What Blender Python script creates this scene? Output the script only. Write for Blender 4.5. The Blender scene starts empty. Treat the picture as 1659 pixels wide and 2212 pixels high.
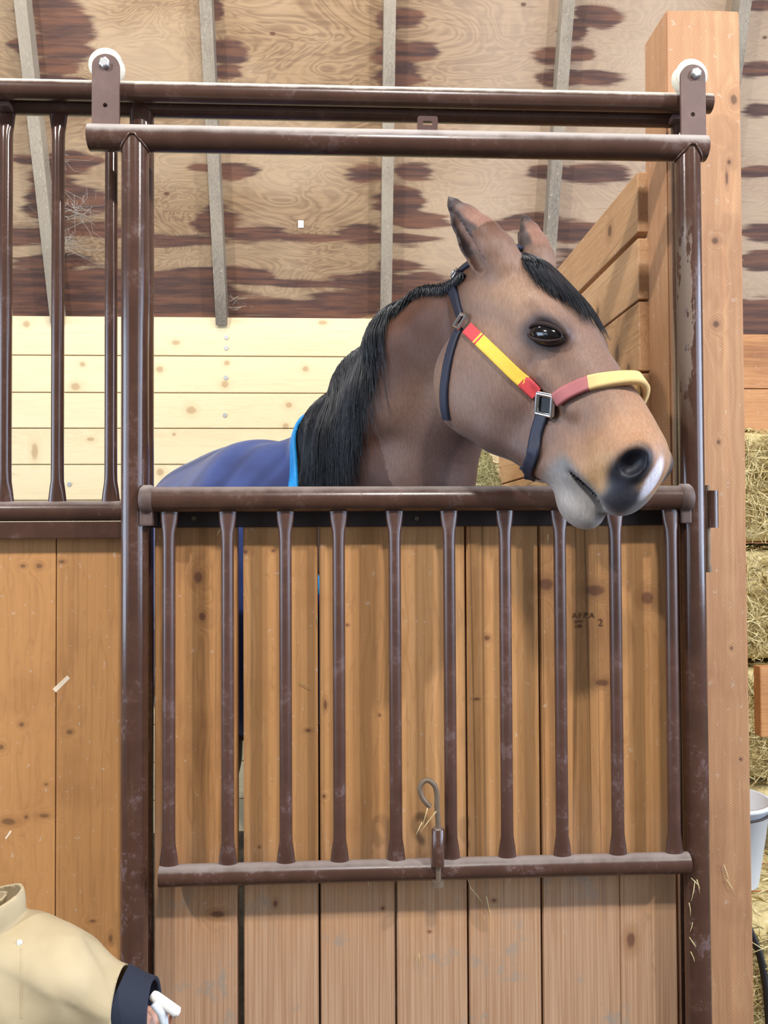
import bpy, bmesh, math, random
import numpy as np
from mathutils import Vector, Matrix, noise
from mathutils.bvhtree import BVHTree
C = bpy.context.scene.collection
V = Vector
rnd = random.Random(7)
PI = math.pi

# ------------------------------------------------------------------ camera
FPX = 1800.0
EYE = V((0, -1.8, 1.42))
d = V(((740-829.5)/FPX, (1145-1106)/FPX, 1)).normalized()      # image of world +Y (x right, y down, z forward)
up = V((-0.004, -1, 0)); up = (up - d*up.dot(d)).normalized()  # image of world +Z
rt = (-up).cross(d)                                            # image of world +X
M = Matrix((rt, d, up)).transposed()                           # world -> camera (x right, y down, z forward)
MI = M.transposed()
cam = bpy.data.cameras.new('camera'); camo = bpy.data.objects.new('camera', cam); C.objects.link(camo)
cx, cy, cz = V(M[0]), -V(M[1]), -V(M[2])
R = Matrix((cx, cy, cz)).transposed().to_4x4()
camo.matrix_world = Matrix.Translation(EYE) @ R
cam.sensor_fit = 'HORIZONTAL'; cam.sensor_width = 36; cam.lens = FPX/1659*36
cam.clip_start = .05
bpy.context.scene.camera = camo

def ray(px, py):
    return MI @ V(((px-829.5)/FPX, (py-1106)/FPX, 1))
def at(px, py, Y):
    """point of the plane y = Y that the photograph shows at this pixel"""
    r = ray(px, py); return EYE + r*((Y-EYE.y)/r.y)
def atn(px, py, p0, n):
    r = ray(px, py); return EYE + r*((p0-EYE).dot(n)/r.dot(n))
def wx(px, py, Y): return at(px, py, Y).x
def wz(px, py, Y): return at(px, py, Y).z

# ------------------------------------------------------------------ light
sc = bpy.context.scene
sc.view_settings.view_transform = 'Standard'; sc.view_settings.look = 'None'
sc.view_settings.gamma = 1; sc.view_settings.use_curve_mapping = False
sc.view_settings.exposure = -0.12
w = bpy.data.worlds.new('barn_air'); sc.world = w; w.use_nodes = True
w.node_tree.nodes['Background'].inputs[0].default_value = (.90, .95, 1.0, 1)
w.node_tree.nodes['Background'].inputs[1].default_value = 0.22
def area(name, loc, target, sx, sy, power, col):
    l = bpy.data.lights.new(name, 'AREA'); l.shape = 'RECTANGLE'; l.size = sx; l.size_y = sy
    l.energy = power; l.color = col
    o = bpy.data.objects.new(name, l); C.objects.link(o); o.location = loc
    o.rotation_euler = (V(target)-V(loc)).to_track_quat('-Z', 'Y').to_euler(); return o
area('aisle_lamp', (.4, -2.9, 4.4), (.2, 0, 1.2), .35, .15, 120, (1, .965, .92))
area('aisle_lamp', (-2.8, -2.6, 4.4), (-.2, .3, 1.2), .16, .14, 135, (1, .965, .92))
area('aisle_lamp', (3.4, -2.8, 4.4), (.5, .3, 1.2), .16, .14, 150, (1, .965, .92))
area('barn_doorway_daylight', (6.2, -5.2, 2.4), (.4, 0, 1.7), 3.6, 3.0, 190, (.62, .76, 1))
area('barn_doorway_daylight', (-6.2, -5.0, 2.4), (0, 0, 1.7), 2.4, 3.0, 90, (.64, .78, 1))
area('stall_lamp', (-.6, .35, 4.6), (0, 2.2, 1.4), 1.6, .3, 48, (1, .97, .93))
area('barn_doorway_daylight', (-8, -1.5, 2.0), (0, -.6, 1.6), 4.6, 3.6, 520, (.62, .78, 1))
area('barn_doorway_daylight', (8, -1.9, 2.5), (0, -.5, 1.9), 4.4, 3.6, 640, (.62, .76, 1))

# ------------------------------------------------------------------ mesh helpers
class MB:
    def __init__(s): s.v = []; s.f = []; s.t = []; s.sm = []; s.tint = 0.0
    def add(s, vs, fs, smooth=False):
        n = len(s.v); s.v += [V(p) for p in vs]
        for f in fs: s.f.append([i+n for i in f]); s.t.append(s.tint); s.sm.append(smooth)
    def box(s, a, b, bev=0.0):
        a, b = V(a), V(b); lo = V([min(a[i], b[i]) for i in range(3)]); hi = V([max(a[i], b[i]) for i in range(3)])
        bm = bmesh.new(); bmesh.ops.create_cube(bm, size=1)
        for v in bm.verts: v.co = V([lo[i]+(hi[i]-lo[i])*(v.co[i]+.5) for i in range(3)])
        if bev: bmesh.ops.bevel(bm, geom=bm.edges[:], offset=bev, segments=2, affect='EDGES', profile=.6)
        s.addbm(bm)
    def addbm(s, bm, smooth=False):
        bm.verts.index_update()
        s.add([v.co.copy() for v in bm.verts], [[v.index for v in f.verts] for f in bm.faces], smooth); bm.free()
    def rings(s, rings, cap=True, smooth=True, closed=False):
        n = len(rings[0]); vs = [p for r in rings for p in r]; fs = []
        m = len(rings)
        for i in range(m if closed else m-1):
            for j in range(n):
                fs.append([i*n+j, i*n+(j+1) % n, ((i+1) % m)*n+(j+1) % n, ((i+1) % m)*n+j])
        s.add(vs, fs, smooth)
        if cap and not closed:
            s.add(rings[0], [list(range(n))[::-1]]); s.add(rings[-1], [list(range(n))])
    def tube(s, pts, rad, n=20, cap=True, sx=None):
        pts = [V(p) for p in pts]; m = len(pts)
        if not hasattr(rad, '__len__'): rad = [rad]*m
        t = (pts[1]-pts[0]).normalized(); a = t.orthogonal().normalized()
        rr = []
        for i, p in enumerate(pts):
            t = (pts[min(i+1, m-1)]-pts[max(i-1, 0)]).normalized()
            a = (a - t*a.dot(t)).normalized(); b = t.cross(a); r = rad[i]
            rr.append([p+(a*math.cos(2*PI*k/n)+b*math.sin(2*PI*k/n))*r for k in range(n)])
        s.rings(rr, cap)
    def build(s, name, mat, parent=None, auto=True):
        me = bpy.data.meshes.new(name); me.from_pydata(s.v, [], s.f); me.update()
        me.polygons.foreach_set('use_smooth', s.sm)
        at_ = me.attributes.new('tint', 'FLOAT', 'FACE'); at_.data.foreach_set('value', s.t)
        me.materials.append(mat)
        bm = bmesh.new(); bm.from_mesh(me); bmesh.ops.recalc_face_normals(bm, faces=bm.faces[:]); bm.to_mesh(me); bm.free()
        return link(name, me, parent)
def link(name, me, parent=None):
    o = bpy.data.objects.new(name, me); C.objects.link(o)
    if parent is not None:
        o.parent = parent      # a part's vertices are in world space: undo only the thing's own offset
        o.matrix_parent_inverse = Matrix.Translation(-V(parent.location))
    return o
def thing(name, loc, label, cat, group=None):
    o = bpy.data.objects.new(name, None); C.objects.link(o); o.location = loc; o.empty_display_size = .1
    return tag(o, label, cat, group)
def tag(o, label, cat, group=None, kind=None):
    if label: o['label'] = label
    if cat: o['category'] = cat
    if group: o['group'] = group
    if kind: o['kind'] = kind
    return o
def struct(o): o['kind'] = 'structure'; return o

# ------------------------------------------------------------------ material helpers
class G:
    def __init__(s, name):
        s.m = bpy.data.materials.new(name); s.m.use_nodes = True; s.t = s.m.node_tree; s.n = s.t.nodes
        s.bsdf = s.n['Principled BSDF']
    def put(s, sock, v):
        if v is None: return
        if isinstance(v, bpy.types.NodeSocket): s.t.links.new(v, sock)
        else:
            if hasattr(v, '__len__') and sock.type == 'RGBA' and len(v) == 3: v = (*v, 1)
            sock.default_value = v
    def pos(s): return s.n.new('ShaderNodeTexCoord').outputs['Object']
    def vm(s, op, a, b=None):
        q = s.n.new('ShaderNodeVectorMath'); q.operation = op; s.put(q.inputs[0], a)
        if b is not None: s.put(q.inputs[1] if op != 'SCALE' else q.inputs[3], b)
        return q.outputs['Value'] if op in ('LENGTH', 'DOT_PRODUCT') else q.outputs[0]
    def ma(s, op, a, b=None, c=None, clamp=False):
        q = s.n.new('ShaderNodeMath'); q.operation = op; q.use_clamp = clamp
        for i, x in enumerate((a, b, c)): s.put(q.inputs[i], x)
        return q.outputs[0]
    def noise(s, vec, scale=1, detail=3, rough=.5, dist=0, col=False):
        q = s.n.new('ShaderNodeTexNoise'); s.put(q.inputs['Vector'], vec); q.inputs['Scale'].default_value = scale
        q.inputs['Detail'].default_value = detail; q.inputs['Roughness'].default_value = rough
        q.inputs['Distortion'].default_value = dist
        return q.outputs['Color' if col else 'Fac']
    def mr(s, v, a, b, c=0., e=1.):
        q = s.n.new('ShaderNodeMapRange'); q.interpolation_type = 'SMOOTHSTEP'
        s.put(q.inputs[0], v); q.inputs[1].default_value = a; q.inputs[2].default_value = b
        q.inputs[3].default_value = c; q.inputs[4].default_value = e; return q.outputs[0]
    def mix(s, f, a, b, mode='MIX'):
        q = s.n.new('ShaderNodeMix'); q.data_type = 'RGBA'; q.blend_type = mode
        s.put(q.inputs[0], f); s.put(q.inputs[6], a); s.put(q.inputs[7], b); return q.outputs[2]
    def attr(s, name, what='Fac'):
        q = s.n.new('ShaderNodeAttribute'); q.attribute_name = name; return q.outputs[what]
    def sep(s, v):
        q = s.n.new('ShaderNodeSeparateXYZ'); s.put(q.inputs[0], v); return q.outputs
    def comb(s, x, y, z):
        q = s.n.new('ShaderNodeCombineXYZ')
        for i, a in enumerate((x, y, z)): s.put(q.inputs[i], a)
        return q.outputs[0]
    def bump(s, h, strength=.3, dist=.002):
        q = s.n.new('ShaderNodeBump'); q.inputs['Strength'].default_value = strength; q.inputs['Distance'].default_value = dist
        s.put(q.inputs['Height'], h); s.put(s.bsdf.inputs['Normal'], q.outputs[0])
    def out(s, col=None, rough=.6, metal=0., spec=None):
        s.put(s.bsdf.inputs['Base Color'], col); s.put(s.bsdf.inputs['Roughness'], rough)
        s.put(s.bsdf.inputs['Metallic'], metal)
        if spec is not None: s.put(s.bsdf.inputs['Specular IOR Level'], spec)
        return s.m
def srgb(r, g, b):
    f = lambda c: (c/255/12.92) if c/255 <= .04045 else ((c/255+.055)/1.055)**2.4
    return (f(r), f(g), f(b))

def wood(name, dark, mid, light, axis='z', knots=(), rough=.6, across=34, along=1.6, wear=None, spots=True,
         bumps=.25, cuts=False, cracks=.6, kdark=(.06, .022, .012), tintamt=.25):
    g = G(name); P = g.pos(); t = g.attr('tint')
    off = g.comb(g.ma('MULTIPLY', t, 7.3), g.ma('MULTIPLY', t, 3.1), g.ma('MULTIPLY', t, 11.7))
    # knots: (x, y, z, rx, rz)
    kd = None
    for (kx, ky, kz, ra, rb) in knots:
        dv = g.vm('SUBTRACT', P, (kx, ky, kz))
        s_ = (1/ra, 0.0, 1/rb) if axis != 'y' else (0.0, 1/ra, 1/rb)
        L_ = g.vm('LENGTH', g.vm('MULTIPLY', dv, s_))
        kd = L_ if kd is None else g.ma('MINIMUM', kd, L_)
    sc_ = {'z': (across, across, along), 'x': (along, across, across), 'y': (across, along, across)}[axis]
    big = g.noise(g.vm('ADD', g.vm('MULTIPLY', P, tuple(.12*c for c in sc_)), off), 1, 2, .5)
    Q = g.vm('ADD', g.vm('MULTIPLY', P, sc_), off)
    Q = g.vm('ADD', Q, g.vm('SCALE', g.noise(g.vm('ADD', g.vm('MULTIPLY', P, (3, 3, 3)), off), 1, 2, .5, col=True), 1.3))
    if kd is not None:
        ring = g.ma('MULTIPLY', g.ma('POWER', 2.718, g.ma('MULTIPLY', kd, -.9)), 3.5)
        Q = g.vm('ADD', Q, g.comb(ring, 0, ring))
    rings = g.noise(Q, .55, 3, .55)
    bands = g.ma('FRACT', g.ma('MULTIPLY', rings, 9))
    bands = g.ma('ABSOLUTE', g.ma('SUBTRACT', bands, .5))
    fine = g.noise(g.vm('MULTIPLY', P, tuple(9*c if c > 10 else 3*c for c in sc_)), 1, 3, .6)
    f = g.ma('ADD', g.ma('MULTIPLY', big, .75), g.ma('ADD', g.ma('MULTIPLY', bands, .26), g.ma('MULTIPLY', fine, .32)))
    f = g.ma('ADD', f, g.ma('MULTIPLY', g.ma('SUBTRACT', t, .5), tintamt))
    lo = g.mix(g.mr(f, .22, .62), dark, mid); col = g.mix(g.mr(f, .58, .95), lo, light)
    if cracks:
        cn = g.noise(g.vm('ADD', g.vm('MULTIPLY', P, tuple(.6*c if c > 10 else .22*c for c in sc_)), off), 1, 1.5, .4)
        ck = g.mr(g.ma('ABSOLUTE', g.ma('SUBTRACT', cn, .5)), .0, .010, 1., 0.)
        ck = g.ma('MULTIPLY', ck, g.mr(big, .45, .6)); col = g.mix(g.ma('MULTIPLY', ck, cracks), col, tuple(c*.35 for c in dark))
        ln = g.mr(g.ma('FRACT', g.ma('MULTIPLY', rings, 16)), .84, 1.0); col = g.mix(g.ma('MULTIPLY', ln, .28), col, dark)
    if spots:   # scuffs and pale flecks
        sp = g.mr(g.noise(g.vm('ADD', P, (5, 5, 5)), 48, 3, .7), .63, .70)
        col = g.mix(g.ma('MULTIPLY', sp, .5), col, srgb(200, 180, 160))
        sm = g.mr(g.noise(P, 4.5, 4, .6), .5, .75)
        col = g.mix(g.ma('MULTIPLY', sm, .35), col, g.mix(1, col, (.55, .45, .42), 'MULTIPLY'))
    if cuts:    # diagonal circular-saw marks
        q = g.n.new('ShaderNodeTexWave'); q.inputs['Scale'].default_value = 28; q.inputs['Distortion'].default_value = 1.5
        q.bands_direction = 'X'; g.put(q.inputs['Vector'], g.comb(g.ma('ADD', g.sep(P)[0], g.ma('MULTIPLY', g.sep(P)[2], 1.7)), 0, 0))
        col = g.mix(g.ma('MULTIPLY', g.mr(q.outputs['Fac'], .7, 1), .3), col, srgb(120, 70, 45))
    if wear is not None:   # scuffed paler wood towards the floor: hoof and bedding wear
        z = g.sep(P)[2]; wn = g.noise(g.vm('MULTIPLY', P, (9, 9, 3.5)), 1, 4, .65)
        wf = g.mr(g.ma('ADD', z, g.ma('MULTIPLY', g.ma('SUBTRACT', wn, .5), -.5)), wear[0], wear[1], 1., 0.)
        pale = g.mix(g.mr(fine, .35, .65), srgb(166, 128, 100), srgb(190, 156, 128))
        pale = g.mix(g.mr(g.noise(P, 11, 4, .7), .55, .7), pale, srgb(150, 142, 130))
        col = g.mix(g.ma('MULTIPLY', wf, .82), col, pale)
    if kd is not None:
        kn = g.ma('ADD', kd, g.ma('MULTIPLY', g.ma('SUBTRACT', g.noise(P, 60, 2), .5), .5))
        kr = g.mr(kn, .5, 1.15, 1., 0.); halo = g.mr(kn, 1., 2.6, 1., 0.)
        col = g.mix(g.ma('MULTIPLY', halo, .45), col, dark); col = g.mix(g.ma('MULTIPLY', kr, .7), col, kdark)
    g.bump(g.ma('ADD', fine, bands), bumps, .0015)
    return g.out(col, rough, 0, .35)

def paint(name, base, dust=.8, rough=.34, chips=.0, dustcol=srgb(165, 155, 148), win=(.45, .95)):
    """brown powder-coated steel; dust lies on upward faces, scuffs by noise"""
    g = G(name); P = g.pos()
    nz = g.sep(g.n.new('ShaderNodeNewGeometry').outputs['Normal'])[2]
    n1 = g.noise(P, 14, 4, .65); n2 = g.noise(P, 90, 3, .7)
    col = g.mix(g.mr(n1, .3, .7), base, tuple(c*1.35 for c in base))
    sc1 = g.mr(g.ma('ADD', g.ma('MULTIPLY', n1, .6), g.ma('MULTIPLY', n2, .4)), .54, .64)
    zf = g.ma('ADD', .35, g.mr(g.sep(P)[2], .3, 1.3, .65, 0.))
    sc1 = g.ma('MULTIPLY', g.ma('MULTIPLY', sc1, zf), .45)
    col = g.mix(sc1, col, srgb(128, 108, 108))
    if chips:
        nx_ = g.sep(g.n.new('ShaderNodeNewGeometry').outputs['Normal'])[0]
        ch = g.mr(g.ma('ADD', g.noise(g.vm('MULTIPLY', P, (45, 45, 12)), 1, 4, .7), g.mr(nx_, -.45, .35, .06, -.3)), .47, .52)
        zb = g.ma('MULTIPLY', g.mr(g.sep(P)[2], 1.60, 1.85), g.mr(g.sep(P)[2], 1.98, 2.12, 1., 0.))
        ch = g.ma('MULTIPLY', ch, zb); col = g.mix(g.ma('MULTIPLY', ch, .75), col, srgb(122, 106, 92))
        sc1 = g.ma('MAXIMUM', sc1, ch)
    du = g.ma('MULTIPLY', g.mr(g.ma('ADD', nz, g.ma('MULTIPLY', g.ma('SUBTRACT', n1, .5), .5)), *win), dust)
    col = g.mix(du, col, dustcol)
    r = g.ma('ADD', g.ma('MULTIPLY', du, .5), g.ma('ADD', rough, g.ma('MULTIPLY', sc1, .6)), clamp=True)
    g.bump(g.ma('ADD', n2, g.ma('MULTIPLY', g.noise(P, 35, 2), .6)), .12, .0008)
    return g.out(col, r, 0.0, .55)
def plain(name, col, rough=.5, metal=0., spec=None, bump=None, var=0):
    g = G(name); P = g.pos()
    n = g.noise(P, 30, 3, .6)
    c = g.mix(g.ma('MULTIPLY', g.mr(n, .35, .7), var or .15), col, tuple(x*.6 for x in col))
    if bump: g.bump(g.noise(P, bump[0], 3, .6), bump[1], .001)
    return g.out(c, rough, metal, spec)

BROWN = srgb(70, 47, 37)
m_pipe = paint('brown_enamel_pipe', BROWN, .35, .18)
m_post = paint('brown_enamel_worn_post', BROWN, .3, .16, chips=1)
m_dusty = paint('brown_enamel_dusty_rail', BROWN, .8, .26, dustcol=srgb(150, 138, 132), win=(.4, 1.05))
m_toprail = paint('brown_enamel_top_rail', BROWN, .9, .26, dustcol=srgb(172, 163, 156), win=(.0, .62))
m_track = paint('brown_enamel_dusty_track', BROWN, 1.0, .28, dustcol=srgb(205, 195, 180), win=(.2, .7))
m_plate = paint('brown_plate', srgb(86, 62, 55), .2, .5)
m_dark = plain('dark_steel', srgb(52, 40, 38), .55, 0, .4)
m_zinc = plain('zinc_bolt', srgb(190, 190, 190), .35, .6)
m_chrome = plain('polished_steel', srgb(225, 225, 228), .12, 1.0)
m_wheel = plain('white_nylon_wheel', srgb(222, 214, 195), .5, 0, .4, var=.35)
m_rust = plain('weathered_steel_rod', srgb(120, 102, 84), .55, .3, .4, var=.5)
# ------------------------------------------------------------------ setting: roof slope, ribs, walls, floor
YB = 2.2                                   # face of the pine back wall
zr0 = wz(480, 685, YB)                     # top of the pine wall
r_top = at(480, 0, YB-.42)
rp0 = V((0, YB+.04, zr0)); rdir = V((0, r_top.y-rp0.y, r_top.z-rp0.z)).normalized()
rn = V((0, -rdir.z, rdir.y)); rn = rn if rn.y < 0 else -rn   # faces the camera
def uv_roof(px, py):
    p = atn(px, py, rp0, rn); return p.x, (p-rp0).dot(rdir)
stains = []   # px, py, half width, half height
S = stains.append
for a in [(90,15,70,16),(120,100,85,24),(60,95,45,14),(120,145,50,18),(130,40,30,60),(165,175,35,12),
          (150,355,60,30),(185,350,50,14),(60,345,55,12),(170,440,70,34),(110,450,60,26),(60,505,90,22),(190,500,110,18),
          (490,105,48,22),(485,155,38,14),(465,20,20,20),(500,370,50,18),(440,362,40,10),(470,480,60,40),(540,505,90,20),(400,520,110,14),
          (840,45,30,18),(880,40,40,18),(850,115,45,30),(900,112,50,20),(860,165,50,20),(800,375,62,20),(890,372,52,22),(860,430,60,36),(900,478,70,18),
          (830,515,110,18),(680,512,110,9),(780,500,60,16),
          (1200,120,62,18),(1250,115,40,14),(1210,170,55,16),(1290,170,60,14),(1290,35,52,20),(1240,60,30,20),(1290,378,80,24),(1190,372,50,16),(1150,480,70,20),(1080,488,80,12),
          (1230,500,110,26),(1290,560,120,30),(1640,150,50,18),(1640,240,50,16),(1630,370,50,12),(1650,500,60,20),(1640,565,60,24),(1600,680,110,40),
          (1560,60,40,14),(1640,10,50,12)]: S(a)
# bands above the pine wall
for a in [(40,640,170,60),(190,640,170,60),(330,650,160,44),(120,570,90,26),(300,600,200,20),(420,640,120,50),(480,590,120,16),
          (560,665,160,22),(620,612,160,10),(760,655,120,34),(800,610,90,26),(700,675,200,16),(860,650,90,40),(920,620,80,40),(860,575,60,16),
          (540,600,60,14),(1000,640,140,40),(1250,650,200,60),(420,668,480,26),(150,620,190,50),(140,60,60,70),(110,200,60,40),(120,420,60,70),(1640,690,160,50),(230,590,90,16)]: S(a)
su = [(*uv_roof(a[0], a[1]), a[2]*4.05/FPX, a[3]*4.05/FPX) for a in stains]
def stain_val(x, u):
    n1 = noise.noise(V((x*2.2, u*14, 1))); n2 = noise.noise(V((x*7, u*46, 5))); n3 = noise.noise(V((x*3, u*3, 9)))
    best = 0
    for (sx_, su_, a, b) in su:
        dx = (x-sx_)/a; du = (u-su_+.012*n3)/b
        if abs(dx) > 1.7 or abs(du) > 1.7: continue
        q = 1.15-math.sqrt(dx*dx+du*du)+.34*n1+.3*n2
        if q > best: best = q
    return max(0, min(1, best*1.4))
X0, X1, U0, U1 = -3.4, 3.4, -.14, 2.6
NX, NU = 560, 220
xs_ = [X0+(X1-X0)*i/NX for i in range(NX+1)]; us_ = [U0+(U1-U0)*j/NU for j in range(NU+1)]
vs = [rp0+rdir*u+V((x, 0, 0)) for u in us_ for x in xs_]
fs = [[j*(NX+1)+i, j*(NX+1)+i+1, (j+1)*(NX+1)+i+1, (j+1)*(NX+1)+i] for j in range(NU) for i in range(NX)]
# a back layer gives the sheathing its thickness
bk = len(vs); vs += [v-rn*.015 for v in (vs[0], vs[NX], vs[-1], vs[-1-NX])]
fs.append([bk, bk+3, bk+2, bk+1])
me = bpy.data.meshes.new('ceiling'); me.from_pydata(vs, [], fs); me.update()
a_ = me.attributes.new('stain', 'FLOAT', 'POINT')
a_.data.foreach_set('value', [stain_val(x, u) if -1.9 < x < 2.2 and u < 1.6 else 0 for u in us_ for x in xs_]+[0]*4)
g = G('stained_plywood'); P = g.pos()
st = g.attr('stain')
warp = g.noise(g.vm('MULTIPLY', P, (2.2, 5, 5)), 1, 3, .5, 1.2)
rg = g.ma('FRACT', g.ma('MULTIPLY', warp, 17)); rg = g.ma('MULTIPLY', g.ma('ABSOLUTE', g.ma('SUBTRACT', rg, .5)), 2)
str_ = g.noise(g.vm('MULTIPLY', P, (4, 60, 60)), 1, 4, .6)
tone = g.noise(g.vm('MULTIPLY', P, (1.2, 2.5, 2.5)), 1, 2)
f = g.ma('ADD', g.ma('MULTIPLY', rg, .3), g.ma('MULTIPLY', str_, .7))
col = g.mix(g.mr(f, .25, .75), srgb(122, 96, 72), srgb(158, 130, 98))
col = g.mix(g.mr(tone, .4, .65), col, g.mix(.5, col, srgb(188, 164, 134)))
px_ = g.sep(P)[0]
col = g.mix(g.ma('MULTIPLY', g.mr(px_, .1, .9), .45), col, srgb(190, 168, 148))
kv = g.n.new('ShaderNodeTexVoronoi'); kv.inputs['Scale'].default_value = 3.2; g.put(kv.inputs['Vector'], g.vm('MULTIPLY', P, (1, 1.6, 1.6)))
col = g.mix(g.ma('MULTIPLY', g.mr(kv.outputs['Distance'], .03, .06, 1., 0.), .8), col, srgb(80, 50, 38))
sdk = g.mix(g.mr(g.noise(g.vm('MULTIPLY', P, (3, 40, 40)), 1, 3, .6), .35, .7), srgb(66, 46, 46), srgb(112, 74, 58))
ss = g.mr(g.ma('ADD', st, g.ma('MULTIPLY', g.ma('SUBTRACT', str_, .5), 1.3)), .1, .6)
col = g.mix(g.ma('MULTIPLY', ss, .92), col, sdk)
g.bump(str_, .2, .001)
me.materials.append(g.out(col, .75, 0, .25))
struct(link('ceiling', me))

m_rib = wood('grey_weathered_rib', srgb(104, 96, 86), srgb(150, 138, 120), srgb(180, 166, 144), 'z', across=50, bumps=.35)
ribx = [-1.344-.785*2, -1.344-.785, -1.344, -.572, .212, .985, 1.765, 2.55]
for i, x in enumerate(ribx):
    b = MB(); b.tint = rnd.random()
    p0 = rp0+rdir*-.02; p1 = rp0+rdir*2.6; w_ = .026; dp = .075
    vs = []
    for p in (p0, p1):
        for (sx, sn) in ((-w_, .0), (w_, .0), (w_, dp), (-w_, dp)): vs.append(p+V((x+sx, 0, 0))+rn*sn)
    b.add(vs, [[0, 1, 2, 3], [7, 6, 5, 4], [0, 4, 5, 1], [1, 5, 6, 2], [2, 6, 7, 3], [3, 7, 4, 0]])
    struct(b.build('trim_%d' % (i+1), m_rib))

# pine back wall
def kn(px, py, Y, rx, rz): p = at(px, py, Y); s_ = (Y+1.8)/FPX; return (p.x, Y, p.z, rx*s_, rz*s_)
m_pine = wood('new_pine_boards', srgb(216, 192, 148), srgb(232, 212, 170), srgb(242, 226, 192), 'x',
    knots=[kn(*k) for k in [(413,886,YB,12,10),(490,784,YB,7,6),(486,830,YB,9,9),(624,875,YB,8,7),(617,920,YB,8,7),(660,797,YB,8,7),
    (178,787,YB,7,6),(57,700,YB,8,8),(345,798,YB,9,8),(376,938,YB,5,4),(697,697,YB,11,6),(196,949,YB,9,5),(590,957,YB,6,5),(346,1020,YB,9,9),(163,835,YB,12,9),(75,975,YB,8,20),(380,740,YB,10,6)]],
    across=30, along=1.4, spots=False, bumps=.1, kdark=srgb(176, 140, 98), tintamt=.15, rough=.5)
yb = [683, 768, 848, 925, 1003, 1080]
zb = [wz(300, y, YB) for y in yb]
while zb[-1] > .1: zb.append(zb[-1]-.177)
b = MB()
for i in range(len(zb)-1):
    b.tint = (i*.37) % 1
    b.box((-3.4, YB+.03, zb[i]-.0025), (.80, YB, zb[i+1]+.0015), .004)
b.tint = .5
b.box((-3.4, YB+.05, zb[0]-.001), (.80, YB+.02, 0))
wall = struct(b.build('wall_back', m_pine))
for (px, py) in [(489,729),(489,752),(488,816),(486,897),(150,1046)]:
    p = at(px, py, YB); b = MB(); b.tube([p+V((0, .004, 0)), p+V((0, -.004, 0))], .0105, 12)
    b.build('screw', m_zinc, wall)

# rear wall of the neighbouring bay, at the right edge of the photo
m_orange = wood('orange_boards', srgb(150, 98, 56), srgb(196, 140, 88), srgb(222, 172, 118), 'x', across=30)
b = MB(); z0 = wz(1630, 722, YB); z = z0; k = 0
while z > .05:
    b.tint = (k*.41) % 1; b.box((.86, YB+.03, z), (3.4, YB, z-.268), .003); z -= .272; k += 1
struct(b.build('wall_rear_right', m_orange))

# partition wall beside the horse: boards running back from the timber post
XP = .757
def atx(px, py, X): r = ray(px, py); return EYE+r*((X-EYE.x)/r.x)
zt = [atx(1392, 352, XP).z, atx(1396, 482, XP).z, atx(1399, 634, XP).z]
m_part = wood('partition_boards', srgb(146, 106, 72), srgb(182, 140, 100), srgb(204, 166, 124), 'y', across=26, along=1.5,
    knots=[(XP, .45, 1.9, .02, .03), (XP, .62, 2.06, .015, .02), (XP, .5, 2.26, .02, .02), (XP, .36, 1.84, .02, .02)])
b = MB(); zz = [zt[0], zt[1]+.004, zt[2]+.003]; gaps = [.020, .008]
tops = [zt[0], zt[1]-.016, zt[2]-.002]; bots = [zt[1], zt[2]+.004]
while tops[-1] > .3: bots.append(tops[-1]-.178); tops.append(bots[-1]-.006)
for i in range(len(bots)):
    b.tint = (.3+i*.41) % 1
    b.box((XP, .28, tops[i]), (XP+.04, YB, bots[i]), .004)
struct(b.build('wall_right', m_part))

# floor
g = G('packed_earth_and_bedding'); P = g.pos()
col = g.mix(g.mr(g.noise(P, 9, 5, .7), .35, .65), srgb(62, 54, 46), srgb(96, 84, 68))
g.bump(g.noise(P, 40, 4, .7), .6, .01)
b = MB(); b.box((-6, -5, -.05), (6, 3.2, 0)); struct(b.build('floor', g.out(col, .95)))

# ------------------------------------------------------------------ timber post
YT = .15
xl = wx(1440, 200, YT); xr = wx(1613, 1106, YT); zt_ = wz(1510, 22, YT)
m_timber = wood('rough_sawn_timber', srgb(150, 108, 78), srgb(182, 136, 98), srgb(208, 166, 122), 'z', across=16, along=.9, cuts=True, cracks=0,
    knots=[kn(*k) for k in [(1585,215,YT,9,13),(1575,350,YT,5,6),(1570,385,YT,4,18),(1545,520,YT,9,8),(1547,700,YT,8,8),(1600,1640,YT,4,4),(1552,955,YT,4,5),(1580,1400,YT,3,4)]], tintamt=0, bumps=.4)
b = MB(); b.tint = .4
bm = bmesh.new(); bmesh.ops.create_cube(bm, size=1)
for v in bm.verts:
    v.co = V((xl+(xr-xl)*(v.co.x+.5), YT+.145*(v.co.y+.5), zt_*(v.co.z+.5)))
bmesh.ops.subdivide_edges(bm, edges=bm.edges[:], cuts=7, use_grid_fill=True)
bmesh.ops.bevel(bm, geom=[e for e in bm.edges if len(e.link_faces) == 2 and e.calc_face_angle(0) > 1], offset=.004, segments=2, affect='EDGES')
for v in bm.verts: v.co += V((noise.noise(v.co*5)*.003, noise.noise(v.co*5+V((9, 0, 0)))*.002, noise.noise(v.co*7)*.003))
b.addbm(bm)
post = b.build('timber_post', m_timber)
tag(post, 'square rough-sawn timber post standing at the right of the sliding stall door', 'post')

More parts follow.
